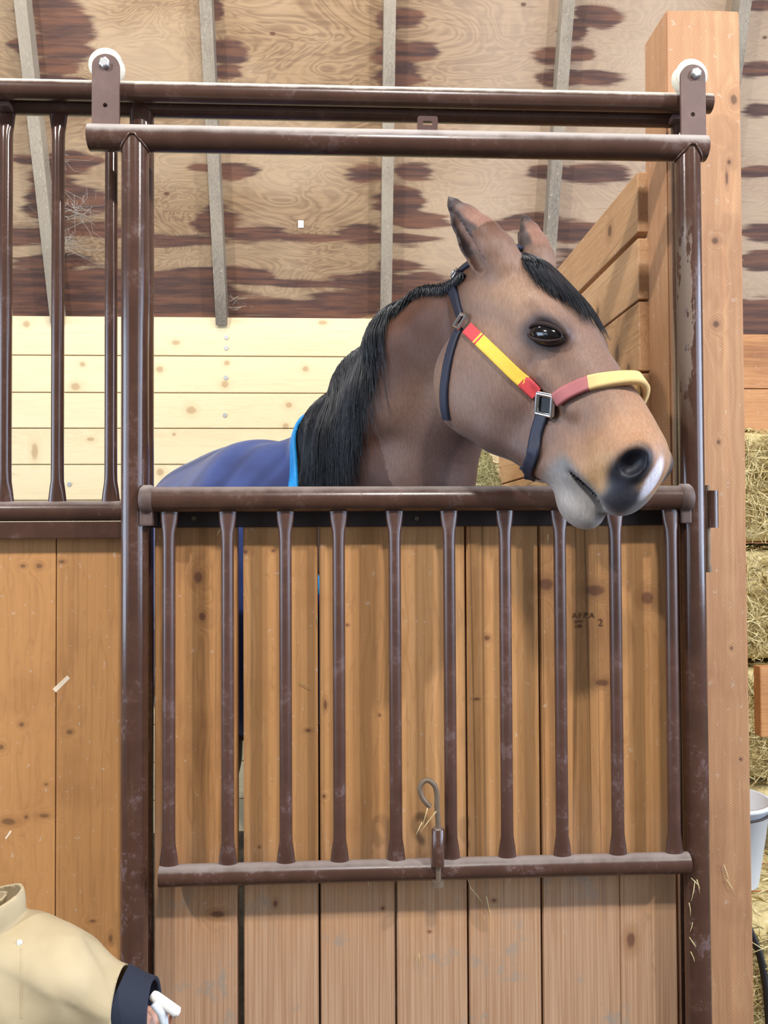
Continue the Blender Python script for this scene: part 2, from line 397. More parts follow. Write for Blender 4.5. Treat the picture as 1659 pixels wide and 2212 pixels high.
# ------------------------------------------------------------------ fixed stall front (behind the sliding door)
YS = .10
sf = thing('stall_front', (-.8, YS, 0), 'fixed brown steel stall front with upright bars over plank lower half, left of the door', 'stall front')
zst = wz(700, 238, YS); zsb = wz(130, 1104, YS)
xs1 = wx(306, 700, YS); xs2 = wx(1480, 700, YS)
b = MB(); b.tube([(-2.2, YS, zst), (xs2, YS, zst)], .024, 24); b.build('top_rail', m_dusty, sf)
for x in (xs1, xs2):
    b = MB(); b.tube([(x, YS, 0), (x, YS, zst)], .027, 24); b.build('post', m_pipe, sf)
b = MB(); b.tube([(-2.2, YS, zsb), (xs1, YS, zsb)], .0225, 24); b.build('lower_rail', m_dusty, sf)
b = MB(); b.box((-2.2, YS-.028, wz(130, 1127, YS)), (xs1-.02, YS+.03, wz(130, 1163, YS)), .002); b.build('channel', m_pipe, sf)
def bar(mb, x, y, z0, z1, r=.0135, flare0=True, flare1=True):
    """round bar whose ends are squashed wider and flatter where they are welded on"""
    n = 16; rr = []
    L_ = z1-z0
    for i in range(25):
        s = i/24; z = z0+L_*s
        if 3 <= i <= 21: z = z0+.07+(L_-.14)*(i-3)/18
        elif i < 3: z = z0+.07*i/3
        else: z = z1-.07*(24-i)/3
        e = 0
        if flare0: e = max(e, 1-(z-z0)/.055)
        if flare1: e = max(e, 1-(z1-z)/.055)
        e = max(0, e); e = e*e*(3-2*e)
        a, c = r*(1+.48*e), r*(1-.42*e)
        rr.append([V((x+a*math.cos(2*PI*k/n), y+c*math.sin(2*PI*k/n), z)) for k in range(n)])
    mb.rings(rr)
bxs = [wx(240, 700, YS), wx(125, 700, YS), wx(12, 700, YS)]; st_ = bxs[1]-bxs[0]
bxs += [bxs[2]+st_*k for k in range(1, 5)]
for x in bxs:
    b = MB(); bar(b, x, YS, zsb+.020, zst-.02, .0140); b.build('bar', m_pipe, sf)
m_planks_l = wood('stained_planks_left', srgb(150, 104, 62), srgb(186, 134, 82), srgb(206, 156, 102), 'z', across=22, along=.8, rough=.5,
    knots=[kn(*k) for k in [(55,1222,YS+.02,6,4),(90,1222,YS+.02,7,6),(138,1213,YS+.02,7,4),(100,1757,YS+.02,12,5),(25,1770,YS+.02,16,8),(62,1760,YS+.02,5,5),(52,1562,YS+.02,6,5),(155,1578,YS+.02,7,5),(205,1983,YS+.02,7,3),(243,2020,YS+.02,4,9),(105,1690,YS+.02,4,3),(8,1610,YS+.02,7,6)]], kdark=srgb(98, 66, 44))
jx = [xs1+.0, wx(119, 1500, YS)]; jx += [jx[1]-.185*k for k in range(1, 9)]
zc = wz(130, 1155, YS)
b = MB()
for i in range(len(jx)-1):
    b.tint = (.25+i*.43) % 1; b.box((jx[i]-.0012, YS+.005, 0), (jx[i+1]+.0012, YS+.04, zc), .0015)
b.build('plank_panel', m_planks_l, sf)
# dark board put behind the planks so the joints read dark
b = MB(); b.box((-2.2, YS+.042, 0.02), (xs1-.03, YS+.06, zc-.02)); b.build('backing_board', m_dark, sf)

# track above
YR = .045
tk = thing('door_track', (.1, YR, wz(700, 200, YR)), 'dusty brown pipe track running across the top that the door rollers ride on', 'track')
zk0, zk1 = wz(50, 197, YR), wz(1440, 219, YR); zk = (zk0+zk1)/2
xk1 = wx(1535, 220, YR)
b = MB(); b.tube([(-2.2, YR, zk), (xk1, YR, zk)], .0215, 24); b.build('pipe', m_track, tk)
for x in (xs1-.3, xs2-.02):
    b = MB(); b.box((x-.02, YR+.012, zk-.018), (x+.02, YS-.014, zk-.03), .002); b.build('bracket', m_plate, tk)

# ------------------------------------------------------------------ sliding door
YD = 0.0
xdl = wx(291, 1200, YD); xdr = wx(1495, 1100, YD)
dr = thing('sliding_door', ((xdl+xdr)/2, YD, .05), 'brown tubular steel sliding stall door with barred lower grille over planks', 'door')
zdt = (wz(300, 299, YD)+wz(1480, 321, YD))/2
xa, xb = wx(193, 300, YD), wx(1523, 320, YD)
b = MB(); b.tube([(xa, YD, zdt), (xb, YD, zdt)], .028, 28); b.build('top_rail', m_toprail, dr)
b = MB(); b.tube([(xdl, YD, .05), (xdl, YD, zdt-.004)], .0285, 28)
b.build('stile', m_pipe, dr)
b = MB(); b.tube([(xdr, YD, .05), (xdr, YD, zdt-.004)], .0275, 28); b.build('stile', m_post, dr)
# weld beads under the top rail
for x in (xdl, xdr):
    b = MB(); pts = []
    for k in range(33):
        a = 2*PI*k/32; q = V((math.cos(a)*.0285, math.sin(a)*.0285, 0)); zz_ = zdt-math.sqrt(max(.028**2-min(abs(q.y), .0279)**2, 0))
        pts.append(V((x+q.x*1.03, YD+q.y*1.03, zz_)))
    b.tube(pts, .0028, 8, cap=False); b.build('weld', m_pipe, dr)
# hangers with rollers
def hanger(pxc, pyt, pyb, wpx, wheel, bolt, hole):
    y0, y1 = YD-.004, YD+.003; s_ = (1.8+YD)/FPX
    c = at(pxc, pyt, y0); zb_ = wz(pxc, pyb, y0)-.012; hw = wpx/2*s_; zc_ = c.z-hw*.9
    out = [(c.x-hw, zb_), (c.x+hw, zb_), (c.x+hw, zc_)]
    for k in range(1, 14): a = PI*k/14; out.append((c.x+hw*math.cos(a), zc_+hw*.9*math.sin(a)))
    out.append((c.x-hw, zc_))
    h = at(*hole, y0); hr = .005; n = 16
    inner = [(h.x+hr*math.cos(2*PI*k/n), h.z+hr*math.sin(2*PI*k/n)) for k in range(n)]
    bm = bmesh.new(); eds = []
    for lp in (out, inner):
        vv = [bm.verts.new((x, y0, z)) for x, z in lp]
        for i in range(len(vv)): eds.append(bm.edges.new((vv[i], vv[(i+1) % len(vv)])))
    bmesh.ops.triangle_fill(bm, use_beauty=True, use_dissolve=False, edges=eds)
    r = bmesh.ops.extrude_face_region(bm, geom=bm.faces[:])
    for v in r['geom']:
        if isinstance(v, bmesh.types.BMVert): v.co.y = y1
    b = MB(); b.addbm(bm); hg = b.build('hanger_plate', m_plate, dr)
    yw = YR; W = at(*wheel, yw); b = MB(); prof = [(-.017, .0), (-.017, .033), (-.013, .037), (-.006, .030), (.006, .030), (.013, .037), (.017, .033), (.017, 0)]
    # grooved roller
    rr = []
    for (yy, r_) in prof:
        rr.append([V((W.x+max(r_, .002)*math.cos(2*PI*k/36), yw+yy, W.z+max(r_, .002)*math.sin(2*PI*k/36))) for k in range(36)])
    b.rings(rr); b.build('roller', m_wheel, hg)
    q = at(*bolt, y0); b = MB(); rr = []
    for (yy, r_) in ((y0, .0115), (y0-.008, .0115), (y0-.010, .009)):
        rr.append([V((q.x+r_*math.cos(2*PI*k/6+.3), yy, q.z+r_*math.sin(2*PI*k/6+.3))) for k in range(6)])
    b.rings(rr, smooth=False); b.tube([(q.x, y0-.001, q.z), (q.x, yw+.02, q.z)], .006, 12); b.build('bolt', m_zinc, hg)
hanger(228, 116, 282, 58, (231, 146), (227, 138), (227, 227))
hanger(1497, 139, 300, 56, (1489, 168), (1502, 160), (1497, 247))
# slotted tab on top rail
p = at(923, 284, YD-.012); b = MB(); s_ = .001
hw, hh, sw, sh = .022, .026, .011, .004
def rrect(cx_, cz_, a, c, r, n=5):
    o = []
    for (sx, sz, a0) in ((1, 1, 0), (-1, 1, PI/2), (-1, -1, PI), (1, -1, 1.5*PI)):
        for k in range(n+1):
            an = a0+PI/2*k/n; o.append((cx_+sx*(a-r)+r*math.cos(an), cz_+sz*(c-r)+r*math.sin(an)))
    return o
o1 = rrect(p.x, p.z+.013, hw, .015, .005); o2 = rrect(p.x, p.z+.015, sw, sh, .0038)
n_ = len(o1); ring = []
for (lp, yy) in ((o1, -.0025), (o1, .0025), (o2, .0025), (o2, -.0025)): ring.append([V((x, p.y+yy-(z-p.z)*.35, z)) for x, z in lp])
b.rings(ring, closed=True, smooth=False); b.build('lock_tab', m_plate, dr)

# mid rail, grille bars, bottom rail
YG = -.018
zmr = wz(700, 1078, YG)
x0, x1 = wx(322, 1078, YG), wx(1478, 1078, YG)
b = MB(); b.tube([(x0, YG, zmr), (x1, YG, zmr)], .0268, 28); b.build('mid_rail', m_dusty, dr)
m_worn = paint('worn_casting', srgb(80, 62, 55), .7, .6)
for (px, s) in ((319, 1), (1478, -1)):
    b = MB(); x = wx(px, 1078, YG)
    b.tube([(x-.014, YG, zmr), (x-.008, YG, zmr), (x+.008, YG, zmr), (x+.014, YG, zmr)], [.026, .031, .031, .026], 20)
    b.box((x-.013*1-.002*s, YG-.012, zmr-.02), (x+.012, YD+.02, zmr-.056), .004)
    b.build('pivot_collar', m_worn, dr)
zbr = (wz(345, 1889, YG)+wz(1487, 1866, YG))/2
x0b, x1b = wx(345, 1889, YG), wx(1487, 1866, YG)
b = MB(); b.tube([(x0b, YG, zbr), (x1b, YG, zbr)], .0225, 28); b.build('bottom_rail', m_dusty, dr)
bt = [362, 490, 616, 731, 850, 967, 1083, 1203, 1325, 1443]; bb = [368, 494, 618, 734, 858, 977, 1103, 1220, 1338, 1462]
zt1 = wz(850, 1112, YG)
m_bar = paint('brown_enamel_bar', srgb(74, 50, 41), .25, .3)
for a, c in zip(bt, bb):
    x = (wx(a, 1112, YG)+wx(c, 1855, YG))/2
    b = MB(); bar(b, x, YG, zbr+.019, zmr-.024, .0135)
    b.build('bar', m_bar, dr)
# steel channel and planks of the lower half
YP = .042
zch = wz(900, 1137, YP)
b = MB(); b.box((xdl+.02, YP-.01, zmr-.005), (xdr-.02, YP+.012, zch), .002); chn = b.build('channel', m_dark, dr)
for px in (419, 900): q = at(px, 1120, YP-.01); b = MB(); b.tube([q, q+V((0, -.004, 0))], .005, 10); b.build('screw', m_rust, chn)
pk = [(322, 322, 513, 513), (526, 527, 685, 691), (687, 693, 850, 854), (852, 856, 1003, 1012), (1005, 1014, 1161, 1171), (1163, 1173, 1330, 1332), (1332, 1334, 1474, 1492)]
K2 = [(428,1247,10,13),(437,1332,8,10),(530,1192,6,5),(590,1190,4,3),(665,1578,7,4),(703,1522,4,12),(700,1720,4,4),(750,1350,4,3),(1052,1378,7,6),(1398,1292,15,17),
      (1285,1275,24,14),(1180,1262,18,14),(1300,1475,16,8),(1345,1600,3,3),(1363,2032,11,20),(595,1952,5,8),(827,1962,4,4),(928,2013,4,3),(1067,1945,5,4),(470,1975,16,8),(1030,1510,8,3),(820,1545,3,3),(560,1830,3,3)]
m_planks = wood('stained_planks_door', srgb(142, 98, 60), srgb(184, 134, 84), srgb(206, 158, 108), 'z', across=24, along=.7, rough=.55,
    knots=[kn(a, c, YP, e, f_) for a, c, e, f_ in K2], wear=(.46, .86), kdark=srgb(84, 46, 38), tintamt=.4)
b = MB(); tn = [.2, .75, .45, .9, .35, .08, .65]
for t_, (a0, a1, c0, c1) in zip(tn, pk):
    b.tint = t_
    xl0, xl1, xr0, xr1 = wx(a0, 1140, YP), wx(a1, 2100, YP), wx(c0, 1140, YP), wx(c1, 2100, YP)
    if a0 not in (322, 526): xl0 = (xl0+xl1)/2; xl1 = xl0
    if c0 not in (1330, 513, 1474): xr0 = (xr0+xr1)/2; xr1 = xr0
    if a0 == 322: xl0 = xl1 = xdl+.0315
    if c0 == 1474: xr0 = xr1 = xdr-.028
    if a0 == 526: xl0 = wx(524, 1140, YP); xl1 = wx(526, 2000, YP)
    if c0 == 1330: xr1 = xr0-.0
    zt2 = zch+.01; bm = bmesh.new(); bmesh.ops.create_cube(bm, size=1)
    for v in bm.verts:
        tt = v.co.z+.5; l_ = xl0*tt+xl1*(1-tt)+.0011; r_ = xr0*tt+xr1*(1-tt)-.0011
        v.co = V((l_+(r_-l_)*(v.co.x+.5), YP+.036*(v.co.y+.5)+(t_-.5)*.002, .06+(zt2-.06)*tt))
    bmesh.ops.bevel(bm, geom=bm.edges[:], offset=.0025, segments=2, affect='EDGES'); b.addbm(bm)
pan = b.build('plank_panel', m_planks, dr)
# narrow dark wedge where the sixth joint opens at its foot
# grade stamp
m_ink = plain('stamp_ink', srgb(96, 62, 44), .8)
def text(body, px, py, hpx, Y, parent, name='grade_stamp'):
    cu = bpy.data.curves.new(name, 'FONT'); cu.body = body; cu.size = hpx*1.4*(1.8+Y)/FPX; cu.extrude = .0002
    o = bpy.data.objects.new(name, cu); me = bpy.data.meshes.new_from_object(o); bpy.data.objects.remove(o)
    p = at(px, py, Y); me.transform(Matrix.Translation(p) @ Matrix.Rotation(PI/2, 4, 'X')); me.materials.append(m_ink)
    return link(name, me, parent)
for a in (('A.F.P.A', 1236, 1335, 12), ('S-P-F', 1240, 1346, 7), ('1-00', 1240, 1356, 7), ('2', 1292, 1352, 16)):
    text(a[0], a[1], a[2], a[3], YP-.0022, pan)
# spring-loaded J hook on the bottom rail
YH = YG-.024
b = MB(); q = at(946, 1857, YH); q2 = at(946, 1792, YH)
b.tube([q+V((0, 0, -.012)), q, q2, q2+V((0, 0, .004))], [.0135, .0135, .0135, .010], 20); slv = b.build('latch_sleeve', m_pipe, dr)
hk = [(947,1912),(947,1800),(944,1745),(944,1720),(941,1702),(933,1690),(922,1685),(912,1691),(907,1704),(911,1720),(920,1733),(929,1743)]
pts = [at(a, c, YH) for a, c in hk]
def catmull(P_, n=6):
    P_ = [V(p) for p in P_]; o = []
    for i in range(len(P_)-1):
        a, b_, c, e = P_[max(i-1, 0)], P_[i], P_[i+1], P_[min(i+2, len(P_)-1)]
        for k in range(n):
            t = k/n; o.append(.5*((2*b_)+(c-a)*t+(2*a-5*b_+4*c-e)*t*t+(3*b_-a-3*c+e)*t**3))
    return o+[P_[-1]]
b = MB(); b.tube(catmull(pts), .0056, 12); b.build('latch_hook', m_rust, slv)
q = at(946, 1908, YH); b = MB(); b.tube([q+V((0, 0, -.006)), q+V((0, 0, .006))], .012, 14); b.build('latch_foot', m_rust, slv)
# barrel and pin on the right stile
q = at(1537, 1140, YD); q2 = at(1537, 1060, YD); x = q2.x
b = MB(); b.tube([(x, YD, q.z), (x, YD, q2.z)], .0135, 20)
b.box((xdr+.02, YD-.004, q.z+.01), (x, YD+.004, q2.z-.01)); brl = b.build('latch_barrel', m_pipe, dr)
b = MB(); xp = wx(1529, 1180, YD); b.tube([(xp, YD, wz(1530, 1228, YD)), (xp, YD, q2.z+.012)], .0058, 12)
b.tube([(xp, YD, wz(1530, 1236, YD)), (xp, YD, wz(1530, 1222, YD))], .0075, 12); b.build('latch_pin', m_rust, brl)

# ------------------------------------------------------------------ horse
def pd(px, py, D): return np.array(EYE+ray(px, py)*D)
def frame(az, pit, ro):
    a, p, r_ = [math.radians(q) for q in (az, pit, ro)]
    h = np.array([math.cos(a), -math.sin(a), 0]); z_ = np.array([0, 0, 1.])
    f = h*math.cos(p)-z_*math.sin(p); u = h*math.sin(p)+z_*math.cos(p)
    l = np.array([-math.sin(a), -math.cos(a), 0])
    return f, l*math.cos(r_)-u*math.sin(r_), u*math.cos(r_)+l*math.sin(r_)
HF, HL, HU = frame(49, 50, -6)
HR = np.stack([HF, HL, HU], 1)                     # head axes: forward, towards the camera side, dorsal
HE = np.array([.22, .095, -.055])
HT = pd(1172, 718, 1.57) - HR @ HE
def hw_(x, y, z): return HT + HR @ np.array([x, y, z])

def axis_pts(lo, hi, flo, fhi, fine, coarse):
    n1 = int((flo-lo)/coarse)+1; n2 = int((fhi-flo)/fine)+1; n3 = int((hi-fhi)/coarse)+1
    return np.concatenate([np.linspace(lo, flo, n1, endpoint=False), np.linspace(flo, fhi, n2, endpoint=False), np.linspace(fhi, hi, n3)]).astype(np.float32)
GX = axis_pts(-1.05, .75, .05, .62, .0047, .013)
GY = axis_pts(-.62, 2.18, -.60, .07, .0047, .014)
GZ = axis_pts(-.01, 2.16, 1.36, 2.14, .0047, .013)
class Field:
    def __init__(s): s.F = np.full((len(GX), len(GY), len(GZ)), 1.0, np.float32)
    def win(s, lo, hi):
        sl = []
        for g_, a, b_ in zip((GX, GY, GZ), lo, hi):
            sl.append(slice(max(0, np.searchsorted(g_, a)-1), min(len(g_), np.searchsorted(g_, b_)+1)))
        X, Y, Z = np.meshgrid(GX[sl[0]], GY[sl[1]], GZ[sl[2]], indexing='ij')
        return tuple(sl), X, Y, Z
    def blend(s, sl, dd, k, sub=False):
        F = s.F[sl]
        if sub:
            h = np.clip(.5-.5*(F+dd)/k, 0, 1); s.F[sl] = F*(1-h)+(-dd)*h+k*h*(1-h)
        else:
            h = np.clip(.5+.5*(dd-F)/k, 0, 1); s.F[sl] = dd*(1-h)+F*h-k*h*(1-h)
    def cone(s, a, b_, ra, rb, k=.03, sub=False, flat=None):
        a, b_ = np.array(a, float), np.array(b_, float); m = max(ra, rb)+k+.02
        sl, X, Y, Z = s.win(np.minimum(a, b_)-m, np.maximum(a, b_)+m)
        ab = b_-a; L2 = ab.dot(ab)+1e-9
        t = np.clip(((X-a[0])*ab[0]+(Y-a[1])*ab[1]+(Z-a[2])*ab[2])/L2, 0, 1)
        qx, qy, qz = X-a[0]-t*ab[0], Y-a[1]-t*ab[1], Z-a[2]-t*ab[2]
        r2 = qx*qx+qy*qy+qz*qz
        if flat is not None:   # squash along a direction
            n, kf = flat; dn = qx*n[0]+qy*n[1]+qz*n[2]; r2 = r2+dn*dn*(kf*kf-1)
        s.blend(sl, np.sqrt(r2)-(ra+t*(rb-ra)), k, sub)
    def ell(s, c, r, k=.03, sub=False, ax=None):
        c = np.array(c, float); r = np.array(r, float); m = r.max()+k+.02
        ax = np.eye(3) if ax is None else ax
        sl, X, Y, Z = s.win(c-m, c+m); X, Y, Z = X-c[0], Y-c[1], Z-c[2]
        U = [(X*ax[0, i]+Y*ax[1, i]+Z*ax[2, i]) for i in range(3)]
        k0 = np.sqrt(sum((u/q)**2 for u, q in zip(U, r))); k1 = np.sqrt(sum((u/q**2)**2 for u, q in zip(U, r)))+1e-6
        s.blend(sl, k0*(k0-1)/k1, k, sub)
    # head-local primitives; side=True mirrors them
    def hell(s, c, r, k=.03, side=False, sub=False):
        for sg in ((1, -1) if side else (1,)): s.ell(hw_(c[0], c[1]*sg, c[2]), r, k, sub, HR)
    def hcone(s, a, b_, ra, rb, k=.03, side=False, sub=False):
        for sg in ((1, -1) if side else (1,)):
            s.cone(hw_(a[0], a[1]*sg, a[2]), hw_(b_[0], b_[1]*sg, b_[2]), ra, rb, k, sub)
def nets(F, xs=None):
    """naive surface nets on the rectilinear grid"""
    I = F < 0
    nx, ny, nz = F.shape
    cnt = np.zeros((nx-1, ny-1, nz-1), np.int8)
    for a in (0, 1):
        for b_ in (0, 1):
            for c in (0, 1): cnt += I[a:nx-1+a, b_:ny-1+b_, c:nz-1+c]
    act = (cnt > 0) & (cnt < 8); ci = np.argwhere(act); idx = np.full(act.shape, -1, np.int32); idx[act] = np.arange(len(ci))
    acc = np.zeros((len(ci), 3)); n = np.zeros(len(ci)); i, j, k = ci.T
    cs = [(a, b_, c) for a in (0, 1) for b_ in (0, 1) for c in (0, 1)]
    for A in cs:
        for ax in range(3):
            if A[ax]: continue
            B = list(A); B[ax] = 1
            fa = F[i+A[0], j+A[1], k+A[2]]; fb = F[i+B[0], j+B[1], k+B[2]]
            m = (fa < 0) != (fb < 0); t = np.where(m, fa/(fa-fb+1e-12), 0)
            pa = np.stack([GX[i+A[0]], GY[j+A[1]], GZ[k+A[2]]], 1); pb = np.stack([GX[i+B[0]], GY[j+B[1]], GZ[k+B[2]]], 1)
            acc += np.where(m[:, None], pa+(pb-pa)*t[:, None], 0); n += m
    P = acc/n[:, None]; Q = []
    for ax in range(3):
        sh = [slice(None)]*3; s2 = [slice(None)]*3; sh[ax] = slice(0, -1); s2[ax] = slice(1, None)
        ch = I[tuple(sh)] != I[tuple(s2)]
        e = np.argwhere(ch); u_, v_ = [(1, 2), (2, 0), (0, 1)][ax]
        ok = (e[:, u_] > 0) & (e[:, v_] > 0) & (e[:, u_] < F.shape[u_]-1) & (e[:, v_] < F.shape[v_]-1); e = e[ok]
        def g4(du, dv):
            q = e.copy(); q[:, u_] += du; q[:, v_] += dv; return idx[q[:, 0], q[:, 1], q[:, 2]]
        q = np.stack([g4(-1, -1), g4(0, -1), g4(0, 0), g4(-1, 0)], 1)
        fl = ~I[e[:, 0], e[:, 1], e[:, 2]]; q[fl] = q[fl][:, ::-1]; Q.append(q)
    Q = np.concatenate(Q); Q = Q[(Q >= 0).all(1)]
    return P, Q
def mesh_from(name, P, Q, mat, smooth=True):
    me = bpy.data.meshes.new(name)
    me.vertices.add(len(P)); me.vertices.foreach_set('co', P.astype(np.float32).ravel())
    me.loops.add(len(Q)*4); me.loops.foreach_set('vertex_index', Q.astype(np.int32).ravel())
    me.polygons.add(len(Q)); me.polygons.foreach_set('loop_start', np.arange(0, len(Q)*4, 4, dtype=np.int32))
    me.polygons.foreach_set('loop_total', np.full(len(Q), 4, np.int32))
    me.update(calc_edges=True); me.validate(); me.polygons.foreach_set('use_smooth', [smooth]*len(me.polygons))
    me.materials.append(mat); return me

BF = Field()
bx_ = np.array([-.26, .966, 0.]); bs_ = np.array([.966, .26, 0.]); BR = np.stack([bx_, bs_, np.array([0, 0, 1.])], 1)
BC = np.array([-.325, 1.05, 1.33])
BF.ell(BC, (.66, .355, .345), .05, ax=BR)                                   # barrel
BF.ell(BC+bx_*.52+np.array([0, 0, -.03]), (.40, .33, .33), .08, ax=BR)      # croup
BF.ell(BC-bx_*.40+np.array([0, 0, -.10]), (.30, .28, .40), .08, ax=BR)      # shoulders and chest
BF.cone(BC-bx_*.36+np.array([0, 0, .20]), BC-bx_*.05+np.array([0, 0, .16]), .13, .12, .08)  # withers
body_only = BF.F.copy()
# neck: crest line, middle and throat line
crest = [(1045, 625, 1.81, .05), (962, 690, 1.92, .066), (885, 752, 2.0, .076), (815, 850, 2.16, .085), (750, 950, 2.32, .10), (700, 1050, 2.5, .13)]
midl = [(1040, 720, 1.84, .06), (950, 800, 1.98, .08), (880, 880, 2.05, .115), (815, 980, 2.18, .14), (765, 1100, 2.36, .18)]
thr = [(1060, 800, 1.84, .055), (1000, 880, 1.96, .065), (945, 955, 2.04, .09), (905, 1040, 2.08, .125), (875, 1180, 2.2, .17)]
for ln in (crest, midl, thr):
    for p_, q_ in zip(ln[:-1], ln[1:]): BF.cone(pd(*p_[:3]), pd(*q_[:3]), p_[3], q_[3], .06)
for A_, B_ in zip(crest[:5], thr[:5]):
    a, b_ = pd(*A_[:3]), pd(*B_[:3]); BF.cone(a, b_, A_[3]*.95, B_[3]*.9, .05)
BF.cone(pd(875, 1180, 2.2), BC-bx_*.45+np.array([0, 0, -.12]), .18, .26, .08)
neck_body = BF.F.copy()
# legs
def leg(pts):
    for (p_, r1), (q_, r2) in zip(pts[:-1], pts[1:]): BF.cone(p_, q_, r1, r2, .03)
for sd in (-1, 1):
    o = BC-bx_*.40+bs_*.17*sd; z3 = lambda x, z: np.array([x[0], x[1], z])
    leg([(z3(o, 1.05), .13), (z3(o-bx_*.02, .78), .085), (z3(o-bx_*.03, .52), .058), (z3(o-bx_*.01, .44), .050), (z3(o, .20), .034), (z3(o, .16), .042), (z3(o-bx_*.04, .07), .045), (z3(o-bx_*.05, .045), .055)])
    o = BC+bx_*.60+bs_*.18*sd
    leg([(z3(o, 1.15), .20), (z3(o-bx_*.12, .86), .13), (z3(o+bx_*.03, .64), .075), (z3(o+bx_*.11, .54), .055), (z3(o+bx_*.06, .42), .043), (z3(o+bx_*.03, .20), .038), (z3(o+bx_*.02, .15), .042), (z3(o-bx_*.03, .06), .05), (z3(o-bx_*.04, .045), .056)])
# head
H = BF
H.hell((.05, 0, -.10), (.11, .088, .10), .04)
H.hell((.15, 0, -.068), (.14, .094, .078), .04)
H.hcone((.20, 0, -.085), (.40, 0, -.082), .082, .052, .03)
H.hcone((.25, 0, -.045), (.44, 0, -.060), .038, .034, .03)
H.hcone((.40, 0, -.085), (.48, 0, -.098), .054, .060, .03)
H.hell((.158, .048, -.215), (.128, .053, .127), .018, side=True)
H.hcone((.15, .032, -.275), (.26, .028, -.268), .048, .042, .03, side=True)
H.hcone((.26, .024, -.262), (.44, .012, -.205), .042, .036, .03, side=True)
H.hcone((.28, 0, -.18), (.46, 0, -.16), .056, .048, .04)
H.hell((.20, .078, -.028), (.055, .024, .020), .025, side=True)            # brow
H.hcone((.27, .070, -.112), (.36, .050, -.112), .012, .008, .03, side=True)  # facial crest
H.hell((.485, 0, -.105), (.070, .066, .066), .03)                          # muzzle
H.hell((.530, 0, -.148), (.038, .054, .052), .025)                         # upper lip
H.hell((.485, 0, -.230), (.056, .042, .042), .02)                          # lower lip and chin
H.hell((.508, .050, -.088), (.036, .022, .036), .015, side=True)           # nostril rim
H.hell((.524, .066, -.088), (.019, .022, .027), .008, side=True, sub=True)
H.hell((.505, .050, -.193), (.062, .045, .0055), .008, side=True, sub=True)  # mouth slit
EA = math.radians(33); EX = HF*math.cos(EA)+HU*math.sin(EA); EZ = -HF*math.sin(EA)+HU*math.cos(EA)
for sg in (1, -1): H.ell(hw_(.222, .112*sg, -.055), (.044, .024, .024), .012, True, np.stack([EX, HL*sg, EZ], 1))   # eye socket
# ears
def ear(bl, tip, opening, r0=.034, k=.014):
    b0 = hw_(*bl); tip = np.array(tip); ax = tip-b0; L_ = np.linalg.norm(ax); ax /= L_
    o = np.array(opening, float); o -= ax*o.dot(ax); o /= np.linalg.norm(o); sd = np.cross(ax, o)
    pts = [(0, 1.05), (.22, 1.15), (.45, 1.02), (.70, .70), (.90, .32), (1., .10)]
    for (t0, q0), (t1, q1) in zip(pts[:-1], pts[1:]):
        H.cone(b0+ax*L_*t0, b0+ax*L_*t1, r0*q0, r0*q1, k if t0 == 0 else .006)
    cav = [(.20, .50), (.45, .50), (.70, .32), (.86, .12)]
    for (t0, q0), (t1, q1) in zip(cav[:-1], cav[1:]):
        H.cone(b0+ax*L_*t0+o*r0*(1.12-.85*t0), b0+ax*L_*t1+o*r0*(1.12-.85*t1), r0*q0, r0*q1, .004, sub=True)
F_NE = BF.F.copy()
ETN = pd(969, 428, 1.73); ETF = pd(1132, 466, 1.80)
ear((.025, .052, -.045), ETN, (-1, -.25, 0), .043)
ear((.02, -.050, -.020), ETF, (-1, .1, .1), .036)
P_, Q_ = nets(BF.F)

# coat colours from where each vertex lies on the animal
loc = (P_-HT) @ HR
def sstep(x, a, b_): t = np.clip((x-a)/(b_-a), 0, 1); return t*t*(3-2*t)
def lin(*c): return np.array(srgb(*c))
def mixc(col, m, c): return col*(1-m[:, None])+np.array(c)[None, :]*m[:, None]
def nz3(S, seed):
    return np.array([noise.noise(V((p[0]*S+seed, p[1]*S, p[2]*S))) for p in P_])
hx, hy, hz = loc.T; ay = np.abs(hy)
inhead = sstep(hx, -.06, .03)*sstep(-hz, -.4, -.1)*(np.linalg.norm(loc-[.25, 0, -.1], axis=1) < .5)
n5 = nz3(5, 3); n14 = nz3(16, 8)
col = np.tile(lin(88, 55, 38), (len(P_), 1))
col = mixc(col, sstep(n5, -.2, .5)*.5, lin(66, 41, 31))
col = mixc(col, sstep(-P_[:, 2], -1.66, -1.45)*.75, lin(42, 30, 28))  # throat, lower neck and chest darkened: their shade painted into the coat
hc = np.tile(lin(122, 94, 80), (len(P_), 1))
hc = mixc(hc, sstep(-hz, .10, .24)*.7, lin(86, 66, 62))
hc = mixc(hc, sstep(n5, -.1, .5)*.4, lin(142, 110, 88))
hc = mixc(hc, np.exp(-((hx-.10)**2+(hz+.07)**2)/.005)*.6, lin(158, 124, 96))
hc = mixc(hc, np.exp(-((hx-.29)**2+(hz+.07)**2)/.004)*.5, lin(112, 84, 68))
hc = mixc(hc, sstep(hx, .35, .46)*.8, lin(166, 124, 90))
hc = mixc(hc, sstep(hx, .42, .50)*sstep(-hz, .08, .14)*.6, lin(190, 152, 104))
lips = np.clip(sstep(hx, .50, .54)*sstep(-hz, .105, .135)+sstep(-hz, .165, .190)*sstep(hx, .39, .43), 0, 1)
hc = mixc(hc, lips*.9, lin(104, 108, 112))
hc = mixc(hc, sstep(-hz, .19, .235)*sstep(hx, .40, .44)*.7, lin(168, 158, 150))
dn = np.sqrt(((hx-.526)/.034)**2+((ay-.056)/.028)**2+((hz+.098)/.050)**2)
hc = mixc(hc, 1-sstep(dn, .75, 1.35), lin(26, 26, 34))
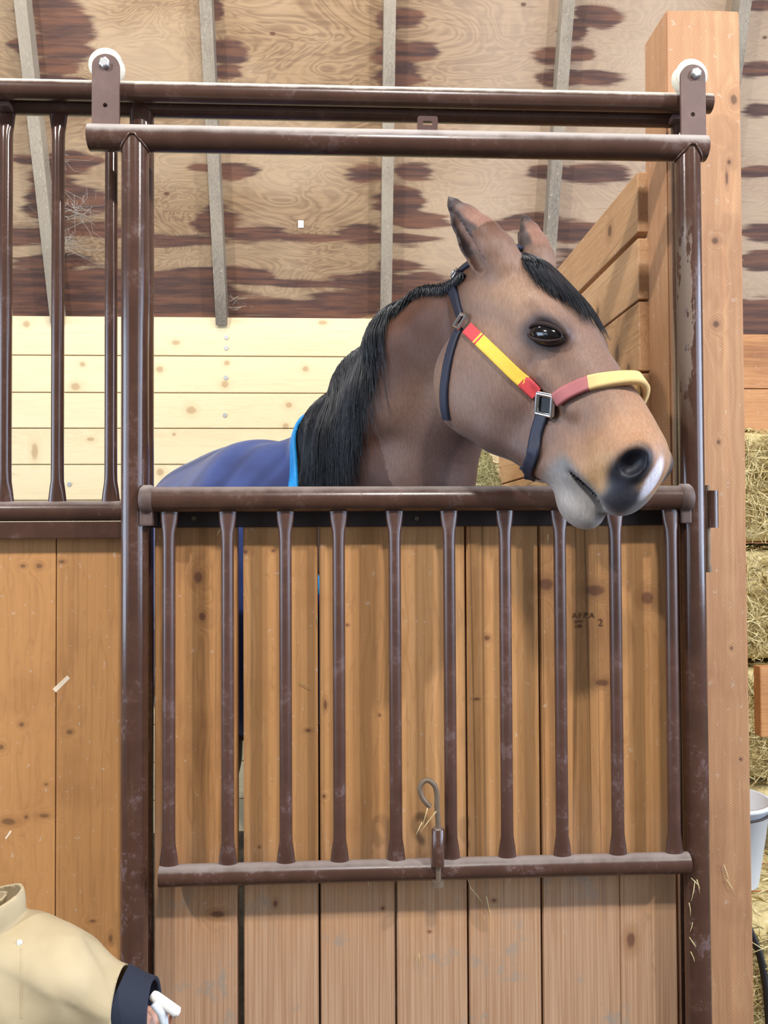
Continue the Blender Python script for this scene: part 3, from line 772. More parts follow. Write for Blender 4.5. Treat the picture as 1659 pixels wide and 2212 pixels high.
hc = mixc(hc, sstep(hx, .515, .535)*sstep(ay, .010, .025)*(1-sstep(ay, .056, .066))*sstep(-hz, .10, .13)*(1-sstep(-hz, .17, .19))*.9, lin(48, 50, 60))
dq = np.sqrt(((hx-.545)/.05)**2+((hy-.016)/.017)**2+((hz+.094)/.046)**2)
hc = mixc(hc, 1-sstep(dq, .6, 1.1), lin(226, 222, 230))
e1 = (hx-.222)*math.cos(EA)+(hz+.055)*math.sin(EA); e2 = -(hx-.222)*math.sin(EA)+(hz+.055)*math.cos(EA)
de = np.sqrt((e1/.058)**2+((ay-.095)/.05)**2+(e2/.036)**2)
hc = mixc(hc, (1-sstep(de, .6, 1.25))*.9, lin(44, 32, 34))
dst = np.sqrt(((hx-.165)/.034)**2+((hy+.005)/.010)**2+((hz-.0)/.05)**2)
hc = mixc(hc, 1-sstep(dst, .6, 1.1), lin(225, 220, 225))
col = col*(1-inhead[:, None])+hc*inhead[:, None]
for tp, bs in ((ETN, hw_(.025, .052, -.045)), (ETF, hw_(.02, -.050, -.02))):
    ax = tp-bs; L_ = np.linalg.norm(ax); ax = ax/L_; t_ = (P_-bs) @ ax/L_
    rd_ = np.linalg.norm(P_-bs-np.outer(t_*L_, ax), axis=1); m = (rd_ < .045)*sstep(t_, .25, .4)
    col = mixc(col, m*.8, lin(138, 100, 84))
    o = np.array([-1., -.15, 0]); side = (P_-bs-np.outer(t_*L_, ax)) @ o
    col = mixc(col, m*np.clip(sstep(t_, .62, .92)+sstep(side, .012, .020), 0, 1)*.9, lin(40, 34, 36))
col = mixc(col, sstep(-P_[:, 2], -.75, -.55), lin(28, 22, 22))      # black points of the legs
col = mixc(col, sstep(-P_[:, 2], -.07, -.05), lin(70, 62, 56))
col *= (1+.10*n14[:, None])
g = G('bay_coat'); P = g.pos()
q = g.attr('coat', 'Color')
hair = g.noise(g.vm('MULTIPLY', P, (260, 260, 60)), 1, 3, .7)
q = g.mix(.5, q, g.mix(g.mr(hair, .3, .7), (.72, .7, .7), (1.25, 1.25, 1.28)), 'MULTIPLY')
g.bump(hair, .25, .0012)
g.put(g.bsdf.inputs['Sheen Weight'], .15); g.put(g.bsdf.inputs['Sheen Roughness'], .4)
m_coat = g.out(q, .5, 0, .35)
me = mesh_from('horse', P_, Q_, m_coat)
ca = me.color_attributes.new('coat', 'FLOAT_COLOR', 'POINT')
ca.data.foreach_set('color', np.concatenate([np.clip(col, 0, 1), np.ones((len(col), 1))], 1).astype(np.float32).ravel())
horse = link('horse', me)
tag(horse, 'bay horse with black mane reaching its head out over the stall door', 'horse')
bvh = BVHTree.FromPolygons([V(p) for p in P_], [list(q_) for q_ in Q_])
Pe, Qe = nets(F_NE)
bvh_ne = BVHTree.FromPolygons([V(p) for p in Pe], [list(q_) for q_ in Qe])
def near(p):
    a = bvh_ne.find_nearest(V(p)); return a[0], a[1]
def hwV(*a): return V(hw_(*a))

# eyes
m_eye = plain('dark_eye', (.006, .004, .004), .14, 0, .6)
m_lid = plain('eyelid', srgb(50, 38, 36), .7, 0, .15)
for sg in (1, -1):
    b = MB(); bm = bmesh.new(); bmesh.ops.create_uvsphere(bm, u_segments=32, v_segments=20, radius=1)
    bmesh.ops.transform(bm, matrix=Matrix.Translation(hwV(.222, .0775*sg, -.055)) @ Matrix(np.stack([EX, HL, EZ], 1).tolist()).to_4x4() @ Matrix.Diagonal((.038, .027, .023, 1)), verts=bm.verts)
    b.addbm(bm, True); ey = b.build('eye', m_eye, horse)
    for up_ in (1, -1):
        b = MB(); pts = []; rr = []; cen = hw_(.222, .0775*sg, -.055)
        for k in range(17):
            t = PI*k/16; x = -.0385*math.cos(t); z = up_*(.0165 if up_ > 0 else .0150)*math.sin(t)
            yy = .0275*math.sqrt(max(0, 1-(x/.043)**2-(z/.030)**2))
            pts.append(V(cen+EX*x+HL*sg*(yy-.001)+EZ*z)); rr.append(.0012+(.0034 if up_ > 0 else .0020)*math.sin(t))
        b.tube(pts, rr, 10); b.build('eyelid', m_lid, ey)

# hair
m_hair = plain('black_hair', srgb(30, 32, 38), .32, 0, .5)
class Hair:
    def __init__(s): s.v = []; s.f = []
    def strand(s, pts, r):
        n0 = len(s.v); m = len(pts)
        for i, p in enumerate(pts):
            t = (pts[min(i+1, m-1)]-pts[max(i-1, 0)]); t = t.normalized() if t.length > 1e-6 else V((0, 0, -1)); a = t.orthogonal().normalized(); c = t.cross(a); q = r*(1-.85*(i/(m-1))**2)
            for k in range(3): s.v.append(p+(a*math.cos(k*2.094)+c*math.sin(k*2.094))*q)
        for i in range(m-1):
            for k in range(3): s.f.append([n0+i*3+k, n0+i*3+(k+1) % 3, n0+i*3+3+(k+1) % 3, n0+i*3+3+k])
    def build(s, name, mat, parent):
        me = bpy.data.meshes.new(name); me.from_pydata(s.v, [], s.f); me.update(); me.polygons.foreach_set('use_smooth', [True]*len(me.polygons))
        me.materials.append(mat); return link(name, me, parent)
roots = [V(pd(*a)) for a in [(985, 590, 1.76), (935, 632, 1.86), (885, 662, 1.95), (832, 706, 2.04), (775, 778, 2.15), (722, 852, 2.26), (690, 905, 2.36), (668, 940, 2.45)]]
rc = catmull(roots, 24); H_ = Hair(); rnd.seed(3)
lens_ = [(0, .02), (.26, .025), (.34, .10), (.40, .36), (.6, .46), (.8, .40), (1, .24)]
def ilen(t):
    for (a, x), (b_, y) in zip(lens_[:-1], lens_[1:]):
        if t <= b_: return x+(y-x)*(t-a)/(b_-a)
    return lens_[-1][1]
side = V((.15, -1, 0)).normalized()
for i in range(5200):
    t = rnd.random()**.9; t = t if i % 3 else .36+.5*rnd.random()
    p = rc[min(int(t*(len(rc)-1)), len(rc)-1)].copy(); q, n_ = near(p)
    p = q+n_*.001 + side*rnd.uniform(-.02, .022)
    q, n_ = near(p); p = q
    L_ = ilen(t)*rnd.uniform(.65, 1.1); st_ = 9; pts = [p-n_*.004]; lay = rnd.uniform(.002, .020)*(1-abs(t-.6)*.6); dr_ = V((rnd.gauss(.06, .08), 0, -1))
    clump = noise.noise(V((t*34, 2, 1)))*.16
    p = p+n_*(.006+lay*.6)+side*.004
    for k in range(st_):
        pts.append(p.copy()); stp = L_/st_
        g_ = V((dr_.x+clump*(k/st_), -.28*(k < 3), -1)).normalized()
        p = p+g_*stp; q, n_ = near(p)
        dq_ = (p-q).dot(n_)
        if dq_ < lay: p = q+n_*lay
        elif dq_ > .03+lay and k < 6: p = p-n_*(dq_-.03-lay)*.3
    H_.strand(pts, rnd.uniform(.0009, .0019))
# fuzz standing above the crest
for i in range(500):
    t = rnd.uniform(.42, 1); p = rc[int(t*(len(rc)-1))]; q, n_ = near(p)
    o = q+side*rnd.uniform(-.02, .01); dv = (n_+V((rnd.gauss(-.5, .4), rnd.gauss(0, .4), rnd.gauss(-.2, .3)))).normalized()
    L_ = rnd.uniform(.012, .03); H_.strand([o, o+dv*L_*.5, o+dv*L_+V((0, 0, -L_*.4))], .001)
H_.build('mane', m_hair, horse)
H_ = Hair()
for i in range(2200):
    y0 = rnd.uniform(-.055, .048); x0_ = rnd.uniform(-.05, .035)
    p, n_ = near(hwV(x0_, y0, .03)); L_ = rnd.uniform(.11, .225)*(1-max(0, y0)*9)
    dl = rnd.gauss(0, .05)+(-.0 if y0 < 0 else .35)*0+(y0*4.0+.16); cl = noise.noise(V((y0*60, 4, 1)))*.15
    lay = rnd.uniform(.002, .012); pts = [p-n_*.004]; st_ = 8
    for k in range(st_):
        p = p+(V(HF)+V(HL)*(dl+cl*k/st_)).normalized()*(L_/st_); q, n_ = near(p); p = q+n_*(lay*math.sin(PI*min(.5, (k+1)/st_*.8))+.002)
        pts.append(p.copy())
    H_.strand(pts, rnd.uniform(.0009, .0017))
H_.build('forelock', m_hair, horse)
# tail hanging behind
H_ = Hair(); tb = V(BC+bx_*.93+np.array([0, 0, .10]))
for i in range(250):
    p = tb+V((rnd.gauss(0, .02), rnd.gauss(0, .015), 0)); pts = []
    for k in range(9): pts.append(p+V((rnd.gauss(0, .002), 0, 0))); p = p+V((rnd.gauss(0, .012), rnd.uniform(-.004, .006), -.09))
    H_.strand(pts, .003)
H_.build('tail', m_hair, horse)

# blanket: a shell over body and lower neck, behind the neck opening
A_ = pd(682, 905, 2.38); B_ = pd(621, 1050, 2.17)
nk = pd(930, 790, 1.88)-pd(700, 1000, 2.45); ab = (B_-A_)/np.linalg.norm(B_-A_); nk -= ab*nk.dot(ab); nk /= np.linalg.norm(nk)
Pb, Qb = nets(neck_body-.020)
wr = np.array([noise.noise(V((p[0]*6+p[2]*3, p[1]*2.5, p[2]*4))) for p in Pb])
dst_ = (Pb-A_) @ nk
crease = np.exp(-((dst_+.15)/.028)**2)*(Pb[:, 2] > 1.0)                      # fold where the neck flap meets the shoulder
def shell(name, P, Q, planes, mat, thick, disp=None, normals=None):
    """thin cloth shell: the surface cut by planes (co, normal: the normal side is removed) and thickened inwards"""
    if disp is not None: P = P+normals*np.asarray(disp)[:, None]
    me = mesh_from(name, P, Q, mat); bm = bmesh.new(); bm.from_mesh(me)
    for co, no in planes:
        bmesh.ops.bisect_plane(bm, geom=bm.verts[:]+bm.edges[:]+bm.faces[:], plane_co=V(co), plane_no=V(no), clear_outer=True)
    bmesh.ops.recalc_face_normals(bm, faces=bm.faces[:])
    bm.verts.ensure_lookup_table(); bm.normal_update()
    c = sum((v.co for v in bm.verts), V())/len(bm.verts); sg = 1 if sum((v.co-c).dot(v.normal) for v in bm.verts) > 0 else -1
    n = len(bm.verts); bm.verts.index_update(); vs = [v.co.copy() for v in bm.verts]; vs += [v.co-v.normal*sg*thick for v in bm.verts]
    fs = [[v.index for v in f.verts] for f in bm.faces]
    rim = []
    for e in bm.edges:
        if len(e.link_faces) == 1:
            l = e.link_loops[0]; a, c2 = l.vert.index, l.link_loop_next.vert.index; rim.append([c2, a, a+n, c2+n])
    fs = fs+[[i+n for i in f[::-1]] for f in fs]+rim; bm.free(); bpy.data.meshes.remove(me)
    me = bpy.data.meshes.new(name); me.from_pydata(vs, [], fs); me.update(); me.polygons.foreach_set('use_smooth', [True]*len(me.polygons)); me.materials.append(mat); return me
def normals_of(P, Q):
    t_ = mesh_from('t', P, Q, m_coat); n_ = np.array([v.normal[:] for v in t_.vertices]); bpy.data.meshes.remove(t_)
    return -n_ if (n_*(P-P.mean(0))).sum() < 0 else n_
g = G('navy_blanket'); P = g.pos()
wv = g.noise(g.vm('MULTIPLY', P, (900, 900, 900)), 1, 2)
c_ = g.mix(g.mr(g.noise(P, 8, 3), .35, .65), srgb(32, 48, 104), srgb(42, 62, 122))
g.bump(wv, .2, .0005); g.put(g.bsdf.inputs['Sheen Weight'], .3)
m_blk = g.out(c_, .65, 0, .3)
m_cyan = plain('cyan_binding', srgb(30, 150, 225), .55)
nn = normals_of(Pb, Qb)
dB = wr*.010+.004-.014*crease+.002
blk = link('blanket', shell('blanket', Pb, Qb, [(A_, nk), ((0, 0, .80), (0, 0, -1))], m_blk, .006, dB, nn), horse); blk['label'] = 'navy blue stable blanket with cyan binding'
link('binding', shell('binding', Pb, Qb, [(A_+nk*.001, nk), (A_-nk*.024, -nk), ((0, 0, .80), (0, 0, -1))], m_cyan, .010, dB+.003, nn), blk)['label'] = 'bright cyan edge binding'

# halter
m_navy = plain('navy_webbing', srgb(34, 38, 56), .55, 0, .4, bump=(400, .3))
m_red = plain('red_webbing', srgb(205, 62, 66), .6, bump=(400, .3)); m_yel = plain('yellow_webbing', srgb(238, 190, 60), .6, bump=(400, .3))
m_tan = plain('tan_fleece', srgb(215, 180, 120), .8, bump=(300, .4)); m_blk2 = plain('black_rubber', srgb(22, 22, 26), .5)
hal = thing('halter', tuple(hw_(.2, 0, -.1)), None, None)
hal.parent = horse
def hpx(px, py):
    """the spot on the horse's skin seen at this pixel"""
    r = ray(px, py).normalized(); h = bvh.ray_cast(EYE, r); return h[0] if h[0] else V(pd(px, py, 1.7))
def strap(name, pts, width, mat, off=.0035, thick=.003, t0=0, t1=1, parent=None):
    cpts = catmull(pts, 12); n = len(cpts); a, c = int(t0*(n-1)), int(math.ceil(t1*(n-1))); cpts = cpts[a:c+1]
    rr = []
    for i, p in enumerate(cpts):
        q, n_ = near(p); t = (cpts[min(i+1, len(cpts)-1)]-cpts[max(i-1, 0)]).normalized(); s_ = t.cross(n_).normalized()
        lift = max(0, (p-q).dot(n_)); q = q+n_*min(lift, .02)
        top = []; bot = []
        for j in range(7):
            w_ = (j/6-.5)*width; e = q+s_*w_+n_*.01; k_, kn_ = near(e)
            nrm = (n_*2+kn_).normalized(); base = q+s_*w_
            h_ = max((k_-q).dot(n_), 0)
            top.append(base+n_*(h_+off+thick)); bot.append(base+n_*(h_*.0-.002+off*.2))
        rr.append(top+bot[::-1])
    # smooth along
    for _ in range(2):
        rr = [rr[0]]+[[(x+y*2+z)/4 for x, y, z in zip(rr[i-1], rr[i], rr[i+1])] for i in range(1, len(rr)-1)]+[rr[-1]]
    b = MB(); b.rings(rr); return b.build(name, mat, parent or hal)
R1 = hpx(1003, 700); R2 = hpx(1186, 873)
lay = [hpx(1012, 712), hpx(1065, 762), hpx(1110, 806), hpx(1160, 852)]
strap('cheek_strap', lay, .026, m_red, .004, t0=0, t1=.17); strap('cheek_strap', lay, .026, m_yel, .004, t0=.17, t1=.80); strap('cheek_strap', lay, .026, m_red, .004, t0=.80, t1=1)
strap('crown_strap', [hwV(-.035, -.02, -.01), hwV(-.035, .04, -.03), hpx(985, 600), hpx(988, 650), hpx(1000, 690)], .026, m_navy, .005)
strap('throat_strap', [hpx(995, 712), hpx(976, 760), hpx(966, 810), hpx(962, 860), hpx(968, 905)], .020, m_navy, .005)
nb = [hpx(1205, 862), hpx(1250, 838), hpx(1300, 826), hwV(.388, .012, .0), hwV(.392, -.03, -.02), hwV(.39, -.062, -.07)]
strap('noseband', nb, .027, m_tan, .008, .004, t0=.30, t1=1); strap('noseband', nb, .026, plain('faded_red_webbing', srgb(168, 96, 96), .6), .008, .004, t0=0, t1=.30)
strap('chin_strap', [hpx(1172, 900), hpx(1160, 940), hpx(1152, 990), hpx(1146, 1030), hwV(.34, 0, -.262)], .024, m_navy, .005)
def ringobj(name, c, rad, r, sq, mat, rot_=0.0, tilt=None):
    q, n_ = near(c); n_ = tilt or n_; a = n_.orthogonal().normalized(); a = (V((1, 0, 0))-n_*n_.x).normalized(); c_ = n_.cross(a)
    ca_, sa_ = math.cos(rot_), math.sin(rot_); a, c_ = a*ca_+c_*sa_, c_*ca_-a*sa_
    pts = []
    N_ = sq or 28
    for k in range(N_+1):
        an = 2*PI*k/N_+(PI/4 if sq else 0); pts.append(q+n_*.012+(a*math.cos(an)+c_*math.sin(an))*rad)
    b = MB()
    if sq:
        for k in range(N_): b.tube([pts[k], pts[k+1]], r, 10)
    else: b.tube(pts, r, 10, cap=False)
    return b.build(name, mat, hal)
ringobj('square_ring', R2, .027, .0055, 4, m_chrome, PI/4*.0)
b = MB(); q, n_ = near(R2); b.tube([q+n_*.004, q+n_*.009], [.022, .022], 24); b.build('ring_backing', m_blk2, hal)
ringobj('buckle', R1, .021, .004, 4, m_chrome, .35)
ringobj('chin_buckle', hpx(1163, 1040), .013, .004, 4, m_chrome, .3)
ringobj('crown_ring', hpx(990, 598), .012, .003, 0, m_chrome)
#@@ENDHORSE
# ------------------------------------------------------------------ straw, hay, bales
def strawmat(name, a, c, e):
    g = G(name); P = g.pos(); n = g.noise(g.vm('MULTIPLY', P, (45, 45, 45)), 1, 3, .7)
    q = g.mix(g.mr(n, .3, .55), a, c); q = g.mix(g.mr(n, .55, .75), q, e); g.bump(n, .4, .002); return g.out(q, .6, 0, .3)
m_straw = strawmat('golden_straw', srgb(176, 154, 100), srgb(222, 204, 148), srgb(242, 232, 192))
m_hay = strawmat('green_hay', srgb(176, 176, 128), srgb(214, 214, 168), srgb(238, 238, 206))
def blades(H_, n, sampler, L_, r, flat=.35):
    for i in range(n):
        p, nn_ = sampler(); t = V((rnd.gauss(0, 1), rnd.gauss(0, 1), rnd.gauss(0, 1))); t = (t-nn_*t.dot(nn_)*(1-flat)).normalized()
        l = rnd.uniform(.4, 1)*L_; bend = V((rnd.gauss(0, 1), rnd.gauss(0, 1), rnd.gauss(0, 1)))*l*.12
        pts = [p-t*l*.5, p-t*l*.17+bend+nn_*.004, p+t*l*.17+bend+nn_*.004, p+t*l*.5-nn_*.004*rnd.random()]
        H_.strand(pts, r*rnd.uniform(.6, 1.2))
def lumpy(lo, hi, amp, cuts=10):
    bm = bmesh.new(); bmesh.ops.create_cube(bm, size=1); bmesh.ops.subdivide_edges(bm, edges=bm.edges[:], cuts=cuts, use_grid_fill=True)
    lo, hi = V(lo), V(hi); c = (lo+hi)/2; h = (hi-lo)/2
    for v in bm.verts:
        q = V((v.co.x*2, v.co.y*2, v.co.z*2)); q2 = q.copy()
        m = sum(abs(x)**8 for x in q)**(1/8); q2 = q/m
        v.co = V((c.x+q2.x*h.x, c.y+q2.y*h.y, c.z+q2.z*h.z)); nn_ = q2.normalized()
        v.co += nn_*(noise.noise(v.co*9)*amp-amp*.6)
    return bm
def bale(lo, hi, label, n, mat=m_straw, L_=.10, name='straw_bale', group='straw bales behind the timber post'):
    b = MB(); b.addbm(lumpy(lo, hi, .02), True)
    t = thing(name, ((lo[0]+hi[0])/2, (lo[1]+hi[1])/2, lo[2]), label, 'straw bale', group)
    b.build('packed_core', mat, t); H_ = Hair()
    lo, hi = V(lo), V(hi)
    def smp():
        k = rnd.random(); x, y, z = rnd.uniform(lo.x+.04, hi.x-.04), rnd.uniform(lo.y+.03, hi.y-.03), rnd.uniform(lo.z+.035, hi.z-.035)
        if k < .66: return V((x, lo.y+rnd.uniform(-.012, .008), z)), V((0, -1, 0))
        if k < .85: return V((x, y, hi.z-rnd.uniform(-.006, .012))), V((0, 0, 1))
        return V((lo.x+rnd.uniform(-.01, .01), y, z)), V((-1, 0, 0))
    blades(H_, n, smp, L_*1.3, .0026, .12)
    for v in H_.v: v.z = max(lo.z+.002, min(hi.z+.012*rnd.random(), v.z)); v.x = max(lo.x-.02, v.x)
    o = H_.build('loose_stalks', mat, t); o['kind'] = 'stuff'
    for yy in (.3, .7):
        x0, x1, z0, z1 = lo.x-.004, hi.x+.004, lo.z+.004, hi.z-.002; y = lo.y+(hi.y-lo.y)*yy
        b = MB(); b.tube([(x0, y, z0), (x0, y, z1), (x1, y, z1), (x1, y, z0), (x0, y, z0)], .002, 6); b.build('twine', plain('orange_twine', srgb(190, 110, 60), .7), t)
    return t
rnd.seed(11)
bale((1.20, 1.25, 1.36), (2.15, 1.70, 1.79), 'topmost golden straw bale of the stack at the right edge, above the wooden rail', 2600)
bale((1.22, 1.28, .91), (2.17, 1.73, 1.345), 'second straw bale down, its upper part seen just above the wooden rail', 2200)
bale((1.18, 1.26, .46), (2.13, 1.71, .895), 'third straw bale down, showing between the wooden rail and the white bucket', 1800)
bale((1.21, 1.27, .0), (2.16, 1.72, .445), 'bottom straw bale of the stack at the right, mostly hidden behind the bucket bale', 500)
bale((.985, .34, .0), (1.90, .80, .415), 'low straw bale beside the timber post foot with the white bucket on it', 1800)
# rail
b = MB(); b.tint = .3; zt0, zb0 = wz(1640, 1438, .62), wz(1640, 1589, .62)
b.box((wx(1635, 1500, .62), .60, zb0), (2.4, .64, zt0), .004); o = b.build('wooden_rail', m_orange)
b = MB(); b.box((2.28, .645, 0), (2.38, .735, zt0+.1), .004); b.build('rail_post', m_orange, o)
tag(o, 'horizontal wooden board crossing in front of the straw bales at the right edge', 'board')
# bucket
m_white = plain('white_plastic', srgb(225, 232, 240), .35, 0, .5, var=.1)
bc = V((1.085, .55, .415)); bk_ = thing('bucket', bc, 'white plastic bucket on a straw bale half hidden behind the timber post', 'bucket')
prof = [(0, .002), (.085, .0), (.090, .004), (.122, .225), (.129, .226), (.129, .236), (.119, .236), (.087, .008), (.0, .006)]
b = MB(); b.rings([[bc+V((max(r_, .001)*math.cos(2*PI*k/40), max(r_, .001)*math.sin(2*PI*k/40), z)) for k in range(40)] for r_, z in prof]); b.build('pail', m_white, bk_)
pts = [bc+V((.129*math.cos(a), -.10*math.sin(a)*1.2, .225-.02*math.sin(a))) for a in [PI*k/20 for k in range(21)]]
b = MB(); b.tube(pts, .0035, 8); b.build('bail_handle', m_dark, bk_)
# hose
m_rub = plain('black_rubber_hose', srgb(30, 30, 32), .45)
b = MB(); pts = catmull([at(*a) for a in [(1612, 1990, .325), (1640, 2060, .325), (1651, 2110, .32), (1658, 2170, .31), (1664, 2300, .30), (1664, 2500, .30)]]+[V((1.0, .22, .012)), V((1.2, .1, .012))]); b.tube(pts, .009, 12)
hs = b.build('rubber_hose', m_rub); tag(hs, 'black rubber hose hanging down at the lower right edge beside the timber post', 'hose')
# hay heap in the stall
H_ = Hair(); hc_ = V((.44, 1.62, 0)); hh = 1.83
bm = bmesh.new(); bmesh.ops.create_icosphere(bm, subdivisions=5, radius=1)
for v in bm.verts:
    z = (v.co.z+1)/2; rr_ = math.sqrt(max(0, 1-v.co.z**2)); r_ = .27*(1-.25*z) if z < .8 else .27*.8*math.sqrt(max(0, 1-((z-.8)/.2)**2))
    a = math.atan2(v.co.y, v.co.x); v.co = V((hc_.x+r_*math.cos(a)*min(1, rr_*2.2), hc_.y+r_*math.sin(a)*min(1, rr_*2.2), z*hh)); v.co += V((1, 1, 1))*noise.noise(v.co*7)*.02
b = MB(); b.addbm(bm, True)
n0 = len(b.v)
def smp():
    a = rnd.uniform(PI, 2*PI); z = rnd.uniform(.82, 1.0)*hh if rnd.random() < .8 else rnd.uniform(0, .9)*hh; q = z/hh; r_ = .27*(1-.25*q) if q < .8 else .216*math.sqrt(max(0, 1-((q-.8)/.2)**2))
    return V((hc_.x+r_*math.cos(a), hc_.y+r_*math.sin(a), z)), V((math.cos(a), math.sin(a), .4)).normalized()
blades(H_, 3500, smp, .09, .0016, .6)
b.add(H_.v, H_.f, True); o = b.build('hay_heap', m_hay)
tag(o, 'greenish hay heaped in the back corner of the stall, seen under the horse jaw', 'hay', None, 'stuff')
# loose straw caught on the door and post
H_ = Hair()
for (px, py, Y, dx, dz, L_) in [(1503,1908,-.035,.9,-1,.03),(1497,1925,-.035,-.2,-1,.045),(1508,1915,-.035,.2,-1,.03),(1493,2003,-.02,-.3,-1,.022),(1502,2046,-.02,.6,-1,.05),(1490,1965,-.02,.1,-1,.03),(1497,2070,-.02,.35,-1,.03),
    (1012,1905,.03,.3,-1,.035),(1030,1935,.034,.8,-1,.05),(1100,1900,.03,-.3,-1,.02),(1055,1960,.036,.2,-1,.05),(795,1905,.036,.1,-1,.02),(1183,1165,.036,0,-1,.02),(473,1150,.036,-.7,-1,.02),(480,1165,.036,.1,-1,.02),
    (925,1775,-.052,-.8,-1,.055),(918,1765,-.052,-.3,-1,.04),(905,1790,-.052,-.5,-1,.03),(1570,1890,.145,.3,-1,.05),(1578,1915,.145,.6,-1,.04),(685,1340,.036,.05,-1,.02),(1482,1600,.03,-.1,-1,.04),(1484,1620,.03,.3,-1,.04),
    (660,1480,.036,.8,-.4,.03),(905,2075,.036,0,-1,.03),(1500,2130,.02,-.4,-1,.03)]:
    p = at(px, py, Y); t = V((dx, 0, dz)).normalized(); H_.strand([p-t*L_*.5, p+V((0, -.003, .002)), p+t*L_*.5], .0013)
o = H_.build('loose_straw', m_straw, None); tag(o, 'loose stalks of straw caught on the door grille, planks and timber post', 'straw', None, 'stuff')
# scuffs of bare wood and paper scraps
m_pale = plain('bare_wood_scuff', srgb(226, 205, 178), .7)
for (x0, y0, x1, y1, wd) in [(117, 1492, 148, 1462, 5), (24, 1795, 12, 1812, 2.2)]:
    p, q = at(x0, y0, YS+.0046), at(x1, y1, YS+.0046); t = (q-p).normalized(); s_ = t.cross(V((0, 1, 0)))*wd*.00106
    b = MB(); b.add([p+s_, q+s_*.8, q-s_*.9, p-s_*1.1]+[v+V((0, .001, 0)) for v in (p+s_, q+s_*.8, q-s_*.9, p-s_*1.1)], [[0, 1, 2, 3], [7, 6, 5, 4], [0, 4, 5, 1], [1, 5, 6, 2], [2, 6, 7, 3], [3, 7, 4, 0]]); b.build('scuff', m_pale, sf)
m_pap = plain('white_paper', srgb(235, 235, 235), .6)
ceil_ = bpy.data.objects['ceiling']
for px, py in ((650, 484), (1051, 489)):
    p = atn(px, py, rp0, rn)+rn*.002; b = MB(); a = V((.013, 0, 0)); c = rdir*.016
    b.add([p-a-c, p+a-c, p+a+c, p-a+c]+[v+rn*.001 for v in (p-a-c, p+a-c, p+a+c, p-a+c)], [[0, 1, 2, 3], [7, 6, 5, 4], [0, 4, 5, 1], [1, 5, 6, 2], [2, 6, 7, 3], [3, 7, 4, 0]]); b.build('paper_scrap', m_pap, ceil_)
# cobwebs between the left bars and the roof
H_ = Hair(); rnd.seed(5)
for (px, py, n, sp) in ((175, 455, 45, 70), (150, 520, 35, 60), (510, 655, 14, 20), (140, 340, 14, 50)):
    c = atn(px, py, rp0, rn)+rn*.07
    for i in range(n):
        q = atn(px+rnd.gauss(0, sp), py+rnd.gauss(0, sp*.7), rp0, rn)+rn*rnd.uniform(.003, .05); m = (c+q)/2+V((0, 0, -.012))+V((rnd.gauss(0, .02), 0, rnd.gauss(0, .02)))
        H_.strand([c+V((rnd.gauss(0, .03), 0, rnd.gauss(0, .03))), m, q], .0009)
o = H_.build('cobwebs', plain('dusty_web', srgb(178, 168, 155), .9), None); tag(o, 'dusty grey cobwebs on the stained plywood behind the left bars', 'cobweb', None, 'stuff')

# ------------------------------------------------------------------ person reaching in from the left
YH_ = -.40
def pp(px, py, Y=YH_): return np.array(at(px, py, Y))
GX = np.arange(-1.10, -.28, .0055, dtype=np.float32); GY = np.arange(-.66, -.20, .0055, dtype=np.float32); GZ = np.arange(-.01, .98, .0055, dtype=np.float32)
SH, EL, WR = pp(25, 2118), pp(150, 2180, -.43), pp(318, 2205, -.41)
NK, HD = pp(-95, 2050), pp(-215, 1985); CH, HP = pp(-70, 2240), pp(-120, 2440)
Bd = Field(); c_ = Bd.cone
c_(CH, HP, .082, .078, .04); c_(SH, CH, .04, .07, .04); SH2 = SH+np.array([-.16, .09, .0]); c_(SH2, CH, .045, .07, .04); c_(NK, (SH+SH2)/2, .036, .05, .03)
c_(NK, HD, .034, .05, .02); Bd.ell(HD, (.078, .072, .088), .02)
fdir = np.array([-.55, -.75, -.25]); fdir /= np.linalg.norm(fdir); fs_ = np.cross(fdir, [0, 0, 1.]); fs_ /= np.linalg.norm(fs_); fu = np.cross(fs_, fdir)
Bd.ell(HD+fdir*.03-fu*.025, (.052, .052, .060), .02)
c_(HD+fdir*.074-fu*.002, HD+fdir*.088-fu*.014, .006, .009, .01)                                   # nose
Bd.ell(HD+fdir*.078-fu*.036, (.014, .012, .005), .006); Bd.ell(HD+fdir*.066-fu*.058, (.018, .016, .014), .012)
for s_ in (1, -1):
    Bd.ell(HD+fs_*.072*s_-fu*.008, (.012, .012, .018), .006); Bd.ell(HD+fdir*.078+fs_*.026*s_+fu*.008, (.011, .011, .009), .006, sub=True)
c_(SH, EL, .036, .030, .02); c_(EL, WR, .030, .021, .015)
# visible hand: palm, five fingers closing round the white stick
hx_ = (WR-EL)/np.linalg.norm(WR-EL); hv = np.array([0, -1., 0]); hn = np.cross(hx_, hv); hn /= np.linalg.norm(hn)
PM = WR+hx_*.030-np.array([0, 0, .012])
Bd.ell(PM, (.030, .013, .024), .012)
for k in range(4):
    b0 = PM+hx_*.018+np.array([0, 0, .014-.010*k])+hv*.002; ln = [.030, .034, .032, .025][k]
    b1 = b0+hx_*ln*.6+hv*.010; b2 = b1+hx_*ln*.15+hv*.016; b3 = b2-hx_*ln*.35+hv*.006
    c_(b0, b1, .0068, .0062, .004); c_(b1, b2, .0062, .0056, .003); c_(b2, b3, .0056, .0048, .003)
t0_ = PM-hx_*.012+np.array([0, 0, .016]); t1_ = t0_+hx_*.020+hv*.012+np.array([0, 0, .010]); t2_ = t1_+hx_*.018+hv*.010-np.array([0, 0, .006])
c_(t0_, t1_, .0085, .0072, .006); c_(t1_, t2_, .0072, .006, .003)
